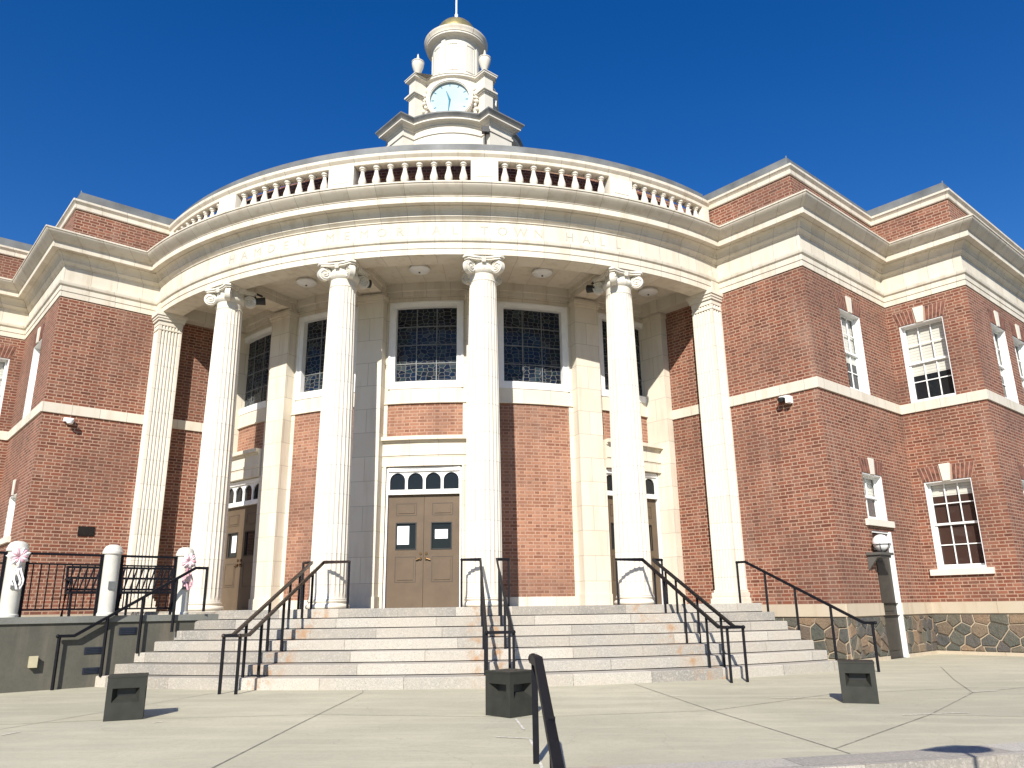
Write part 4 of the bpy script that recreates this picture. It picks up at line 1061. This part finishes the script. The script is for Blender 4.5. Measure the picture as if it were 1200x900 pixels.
def rail_panel(t0, t1, label):
    s0, s1 = Tout-t1+.13, Tout-t0-.13
    fr = Fr(W(Tout, 4.80), (.70711, .70711)); o = thing('railing_panel', label, 'railing', fr.p((s0+s1)/2, 0, -.02), group='black iron railing panels on the terrace')
    b = MB(); [MB().box(fr, s0, s1, -w2, w2, y0, y1).obj('rail', IRON, o) for w2, y0, y1 in ((.022, .885, .92), (.012, .74, .765), (.012, .07, .095))]
    MB().box(fr, s0, s0+.04, -.02, .02, -.02, .885).obj('end_post', IRON, o); MB().box(fr, s1-.04, s1, -.02, .02, -.02, .885).obj('end_post', IRON, o)
    n = int((s1-s0)/.098); sr = None
    for k in range(1, n):
        x = s0+(s1-s0)*k/n; MB().box(fr, x-.008, x+.008, -.008, .008, .095, .74).obj('baluster', IRON, o, smooth=False)
rail_panel(PT[2], PT[1], 'black iron railing panel between the two left posts')
rail_panel(PT[3], PT[2], 'black iron railing panel between the two posts nearest the stairs')
rail_panel(PT[1], PT[1]+1.4, 'black iron railing panel at the left edge of the picture')
# bench
def Bp(n_, t): return (n_*.70711-t*.70711, -n_*.70711-t*.70711)
bench = thing('bench', 'black iron bench with a slotted back behind the railing', 'bench', (*Bp(2.2, 9.8), -.03))
frb = Fr(Bp(2.2, 10.95), (.70711, .70711), -.03); Lb = 2.0      # d = towards the railing
b = MB()
for k in range(8): b.box(frb, .04, Lb-.04, -.20+.055*k, -.155+.055*k, .42, .44)
b.box(frb, .03, Lb-.03, .24, .27, .39, .44); b.obj('seat', IRON, bench)
b = MB()
for z, y in ((.48, -.235), (.69, -.285), (.89, -.325)): b.box(frb, .04, Lb-.04, y-.012, y+.012, z-.02, z+.02)
n = 17
for k in range(n):
    x = .08+(Lb-.22)*k/(n-1)
    b.tube([frb.p(x-.03, -.24, .48), frb.p(x+.09, -.325, .88)], .021, n=4)
b.obj('backrest', IRON, bench)
for x in (.05, Lb/2, Lb-.05):
    b = MB(); b.tube([frb.p(x, .25, 0), frb.p(x, .22, .42)], .024, n=6); b.tube([frb.p(x, -.30, 0), frb.p(x, -.20, .42), frb.p(x, -.32, .90)], .024, n=6)
    b.tube([frb.p(x, .22, .41), frb.p(x, -.20, .41)], .02, n=6); b.obj('leg', IRON, bench)
for x in (.03, Lb-.03):
    b = MB(); b.tube([frb.p(x, .25, .42), frb.p(x, .26, .60), frb.p(x, .20, .655), frb.p(x, -.26, .66)], .022, n=6); b.obj('armrest', IRON, bench)
# ribbon bows
def bow(t, label, pinky):
    p = W(t, 4.95); o = thing('ribbon_bow', label, 'ribbon bow', (p[0], p[1], .80), group='ribbon bows tied round the posts')
    fr = Fr(p, (.70711, .70711), .84)
    rnd = random.Random(int(t*10))
    for col, nm_ in ((PINK, 'pink_loops'), (WHITR, 'white_loops')):
        b = MB()
        for k in range(7):
            a = 2*pi*(k+.5*(nm_ == 'white_loops'))/7+rnd.uniform(-.2, .2); L = rnd.uniform(.12, .17)*(1.05 if col is WHITR else .85)
            def Q(t_, side):
                rr = L*t_; w2 = .045*sin(pi*min(1, t_*1.02))*side; x = rr*cos(a)-w2*sin(a); z = rr*sin(a)+w2*cos(a)
                return fr.p(x, .045+.055*sin(pi*t_)*(1-.6*abs(side))-.01*k % 3*.01, z)
            for j in range(6):
                t0, t1 = .04+.96*j/6, .04+.96*(j+1)/6
                for s0_, s1_ in ((-1, 0), (0, 1)): b.quad([Q(t0, s0_), Q(t1, s0_), Q(t1, s1_), Q(t0, s1_)])
        b.obj(nm_, col, o)
    b = MB()
    for k in range(4):
        x0 = -.04+.035*k; pts = [(x0+.03*sin(j*1.1+k), .04+.02*cos(j+k), -.04-.062*j*(1+.15*(k % 2))) for j in range(7)]
        for q, r_ in zip(pts, pts[1:]): b.quad([fr.p(q[0]-.014, q[1], q[2]), fr.p(q[0]+.014, q[1]+.006, q[2]), fr.p(r_[0]+.014, r_[1]+.006, r_[2]), fr.p(r_[0]-.014, r_[1], r_[2])])
    b.obj('tails', WHITR if pinky else PINK, o)
bow(PT[1], 'pink and white bow with long tails on the leftmost post', True)
bow(PT[3], 'pink bow on the post nearest the column', False)

# ------------------------------------------------------------------ handrails
def pol(r, a, z): t = rad(a); return (r*sin(t), -r*cos(t), z)
ZK = ZG+.75
RT = (-9.78, -8.36, 8.70, 10.45, 27.4, 28.8, -10.85, -5.5, 6.69, 11.72, 24.1)
def handrail(label, rails, mat=IRON, ZT=ZS+.805, group='black iron handrails on the stair'):
    """each rail: bottom, lower bend, upper bend, end (xy) and its posts [(xy, base z)]"""
    o = thing('handrail', label, 'handrail', (*rails[0][0][1], ZG), group=group)
    for (p4, posts_) in rails:
        B0, B1, B2, B3 = p4
        p = [(*B0, ZK), (*B1, ZK), (*B2, ZT), (*B3, ZT)]
        b = MB(); b.tube(p, .021, square=True); b.sphere(p[0], .029, 10, 6); b.sphere(p[-1], .027, 10, 6); b.obj('rail', mat, o)
        L = math.hypot(B2[0]-B1[0], B2[1]-B1[1])
        for (q, zb) in posts_:
            f = ((q[0]-B1[0])*(B2[0]-B1[0])+(q[1]-B1[1])*(B2[1]-B1[1]))/L/L
            MB().tube([(q[0], q[1], zb-.012), (q[0], q[1], ZK+(ZT-ZK)*max(0, min(1, f)))], .0175, square=True).obj('post', IRON, o, smooth=False)
    if len(rails) == 2:
        a, c = rails[0][0][0], rails[1][0][0]
        MB().tube([(*a, ZK), (*c, ZK)], .020, square=True).obj('cross_bar', IRON, o, smooth=False)
    return o
def radial(ab, at, ae):
    P = lambda r, a: pol(r, a, 0)[:2]
    an = lambda r: ab+(at-ab)*(12.62-r)/(12.62-9.47)
    return ([P(12.62, ab), P(12.32, an(12.32)), P(9.49, at), P(9.47, ae)],
            [(P(12.60, an(12.6)), ZG), (P(11.90, an(11.9)), ZG+.155), (P(11.12, an(11.12)), ZG+.155*3), (P(10.36, an(10.36)), ZG+.155*5), (P(9.98, an(9.98)), ZG+.155*6), (P(9.47, ae), ZS)])
def alongline(f, t):
    t0, t1, t2, t3, ps = t
    return ([f(t0), f(t1), f(t2), f(t3)], [(f(x), z) for x, z in ps])
WL = lambda t: W(t, 5.08)
QL = lambda t: (-1.4*.70711+t*.70711, -1.4*.70711-t*.70711)
handrail('single black handrail along the terrace wall at the left end of the stair', [alongline(WL, (11.58, 11.36, 9.66, 9.47, [(11.56, ZG), (10.93, ZG+.155), (10.44, ZG+.465), (9.95, ZG+.775), (9.47, ZS)]))], ZT=ZS+.69)
handrail('double handrail with brownish worn tops, left of the centre of the stair', [radial(-8.05, RT[0], RT[6]), radial(-6.95, RT[1], RT[7])], mat=BROWNR)
handrail('double black handrail at the middle of the stair, seen almost end-on', [radial(8.45, RT[2], RT[8]), radial(10.1, RT[3], RT[9])])
handrail('double black handrail right of the middle, in front of the right side doors', [radial(24.5, RT[4], RT[10]), radial(25.75, RT[5], RT[5]+1.3)])
handrail('single black handrail at the right end of the stair beside the stone foundation', [alongline(QL, (12.57, 12.38, 10.28, 10.10, [(12.52, ZG), (11.84, ZG+.155), (11.22, ZG+.465), (10.66, ZG+.775), (10.10, ZS)]))], ZT=ZS+.74)
# foreground rail going down towards the viewer
fr_o = thing('handrail', 'black handrail in the foreground running down from the plaza edge', 'handrail', pol(17.8, 8.85, ZG))
a = 8.85; zt = -.345
b = MB(); b.tube([pol(17.42, a, zt), pol(17.75, a, zt), (2.915, -19.1, zt-.62), (2.94, -19.5, zt-.62)], .030, square=True); b.sphere(pol(17.42, a, zt), .038, 12, 8); b.obj('rail', IRON, fr_o)
MB().tube([pol(17.5, a, ZG), pol(17.5, a, zt)], .022, square=True).obj('post', IRON, fr_o, smooth=False)
MB().tube([(2.835, -18.3, ZG-.3), (2.835, -18.3, zt-.27)], .020, square=True).obj('post', IRON, fr_o, smooth=False)
MB().tube([(2.94, -19.45, -1.56), (2.94, -19.45, zt-.62)], .022, square=True).obj('post', IRON, fr_o, smooth=False)

# ------------------------------------------------------------------ bollard lights
def light_box(loc, rz, label):
    o = thing('bollard_light', label, 'bollard light', loc, rz, group='low grey bollard lights on the plaza'); return o
def light_box_parts(o):
    h, H_ = .185, .435
    b = MB()
    # four faces, each with a trapezoid recess: sloping tray and dark slot
    for q in range(4):
        t = q*pi/2; fr = Fr((h*sin(t), -h*cos(t)), (cos(t), sin(t)))
        x0, x1, z0, z1 = -h+.055, h-.055, .175, .315
        for (s0, s1, a, c) in ((-h, x0, 0, H_), (x1, h, 0, H_), (x0, x1, 0, z0), (x0, x1, z1, H_)): b.quad([fr.p(s0, 0, a), fr.p(s1, 0, a), fr.p(s1, 0, c), fr.p(s0, 0, c)])
        b.quad([fr.p(x0, 0, z0), fr.p(x1, 0, z0), fr.p(x1-.05, -.10, z0+.07), fr.p(x0+.05, -.10, z0+.07)])
        b.quad([fr.p(x0, 0, z0), fr.p(x0+.05, -.10, z0+.07), fr.p(x0+.05, -.10, z1-.005), fr.p(x0, 0, z1)])
        b.quad([fr.p(x1, 0, z1), fr.p(x1-.05, -.10, z1-.005), fr.p(x1-.05, -.10, z0+.07), fr.p(x1, 0, z0)])
        b.quad([fr.p(x0, 0, z1), fr.p(x0+.05, -.10, z1-.005), fr.p(x1-.05, -.10, z1-.005), fr.p(x1, 0, z1)])
    b.quad([(-h, -h, H_), (h, -h, H_), (h, h, H_), (-h, h, H_)])
    local(b, 'housing', DARKBOX, o)
    local(MB().box(LOC, -.10, .10, -.10, .10, .02, .31), 'lamp_lens', BLACK, o)
    local(MB().box(LOC, -h-.004, h+.004, -h-.004, h+.004, H_-.016, H_+.002), 'lid', DARKBOX, o)
lb1 = light_box((-1.77, -14.81, ZG), rad(26), 'dark grey cube light on the plaza at the left, throwing a shadow to the right'); light_box_parts(lb1)
lb2 = light_box((2.325, -14.70, ZG), rad(-42), 'dark grey cube light in the middle of the plaza, corner towards the viewer')
lb3 = light_box((6.20, -13.75, ZG), rad(-17), 'dark grey cube light on the plaza at the right')
for o in (lb2, lb3):
    for ch in [x for x in bpy.data.objects if x.parent == lb1]:
        c = ch.copy(); COL.objects.link(c); c.parent = o

# ------------------------------------------------------------------ cameras, plaque, ceiling lights, floodlights
frA = Fr(P0, u45); frAl = Fr(mir(P1), (.70711, .70711))
def seccam(fr, s, z, label, sg):
    o = thing('security_camera', label, 'security camera', fr.p(s, .05, z), group='security cameras on the brick walls')
    b = MB(); b.box(fr, s-.09, s+.09, 0, .10, z-.03, z+.055); b.obj('mount', WHITE, o)
    b = MB(); c = fr.p(s-.02*sg, .14, z-.02); b.lathe([(.0, -.085), (.055, -.06), (.075, -.02), (.078, .02), (.06, .03), (0, .035)], c, 16); b.obj('dome', BLACK if sg > 0 else OPAL, o)
    if sg > 0: b = MB(); b.box(fr, s+.08, s+.16, .0, .16, z-.12, z+.03); b.obj('junction_box', WHITE, o)
seccam(frA, 1.28, 4.06, 'white camera under the band course on the right brick wall', 1)
seccam(frAl, 1.995-1.49, 4.02, 'white domed camera under the band course on the left brick wall', -1)
pq = MB(); s = 1.995-.84; pq.box(frAl, s-.16, s+.16, 0, .02, 1.60, 1.80); pq.box(frAl, s-.14, s+.14, .02, .026, 1.62, 1.78)
tag(pq.obj('plaque', PLATE), 'small dark bronze plaque on the left brick wall', 'plaque')
lab = {-38.6: 'round ceiling light in the leftmost bay of the portico', -18.8: 'round ceiling light between the two left columns', 0: 'round ceiling light over the centre doors', 18.8: 'round ceiling light between the two right columns', 38.3: 'round ceiling light in the rightmost bay of the portico'}
lsrc = None
for a in (-38.6, -18.8, 0, 18.8, 38.3):
    o = thing('ceiling_light', lab[a], 'ceiling light', pol(8.15, a, 7.02), group='round opal ceiling lights of the portico')
    if lsrc is None:
        lsrc = [local(MB().lathe([(.0, -.05), (.10, -.045), (.20, -.02), (.225, .0), (.225, .02), (.20, .06)], n=28), 'diffuser', OPAL, o), local(MB().lathe([(0, -.075), (.02, -.07), (.02, -.045)], n=10), 'finial', BRASS, o)]
    else:
        for ch in lsrc: c = ch.copy(); COL.objects.link(c); c.parent = o
for a, lb_ in ((-25.6, 'black floodlight behind the capital of the leftmost column'), (-7.7, 'black floodlight behind the capital of the second column'), (26.0, 'black floodlight behind the capital of the rightmost column')):
    t = rad(a); o = thing('floodlight', lb_, 'floodlight', pol(8.5, a, 6.7), group='black floodlights behind the capitals')
    fr = Fr(pol(8.45, a, 0)[:2], (cos(t), sin(t)))
    sg = 1 if a < 0 else -1
    b = MB(); b.tube([fr.p(-.1*sg, .2, 6.80), fr.p(.02*sg, .12, 6.62)], .02); b.box(fr, -.02, .02, .0, .2, 6.76, 6.795); b.obj('arm', BLACK, o)
    b = MB(); h_ = fr.p(.08*sg, .08, 6.60); b.tube([fr.p(.0*sg, .17, 6.60), fr.p(.13*sg, .02, 6.63)], [.075, .09], n=14); b.obj('head', BLACK, o)
    MB().sphere(fr.p(.0*sg, .18, 6.595), .05, 12, 8).obj('lens', OPAL, o)

# unseen post and panel, added to cast the shadow at the lower right
sg = thing('shadow_caster', 'unseen slim post and oval panel, added to cast a shadow on the plaza edge', 'shadow caster', (5.52, -20.15, -1.56))
MB().tube([(5.52, -20.15, -1.56), (5.52, -20.15, 1.2)], .018, n=8).obj('post', IRON, sg)
b = MB(); fs_ = Fr((5.52, -20.17), (1, .1))
b.prism(fs_, [(-.30, 1.24), (-.12, 1.16), (.08, 1.13), (.22, 1.17), (.26, 1.25), (.20, 1.33), (.05, 1.37), (-.12, 1.33)], -.01, .01); b.obj('panel', DARKBOX, sg)
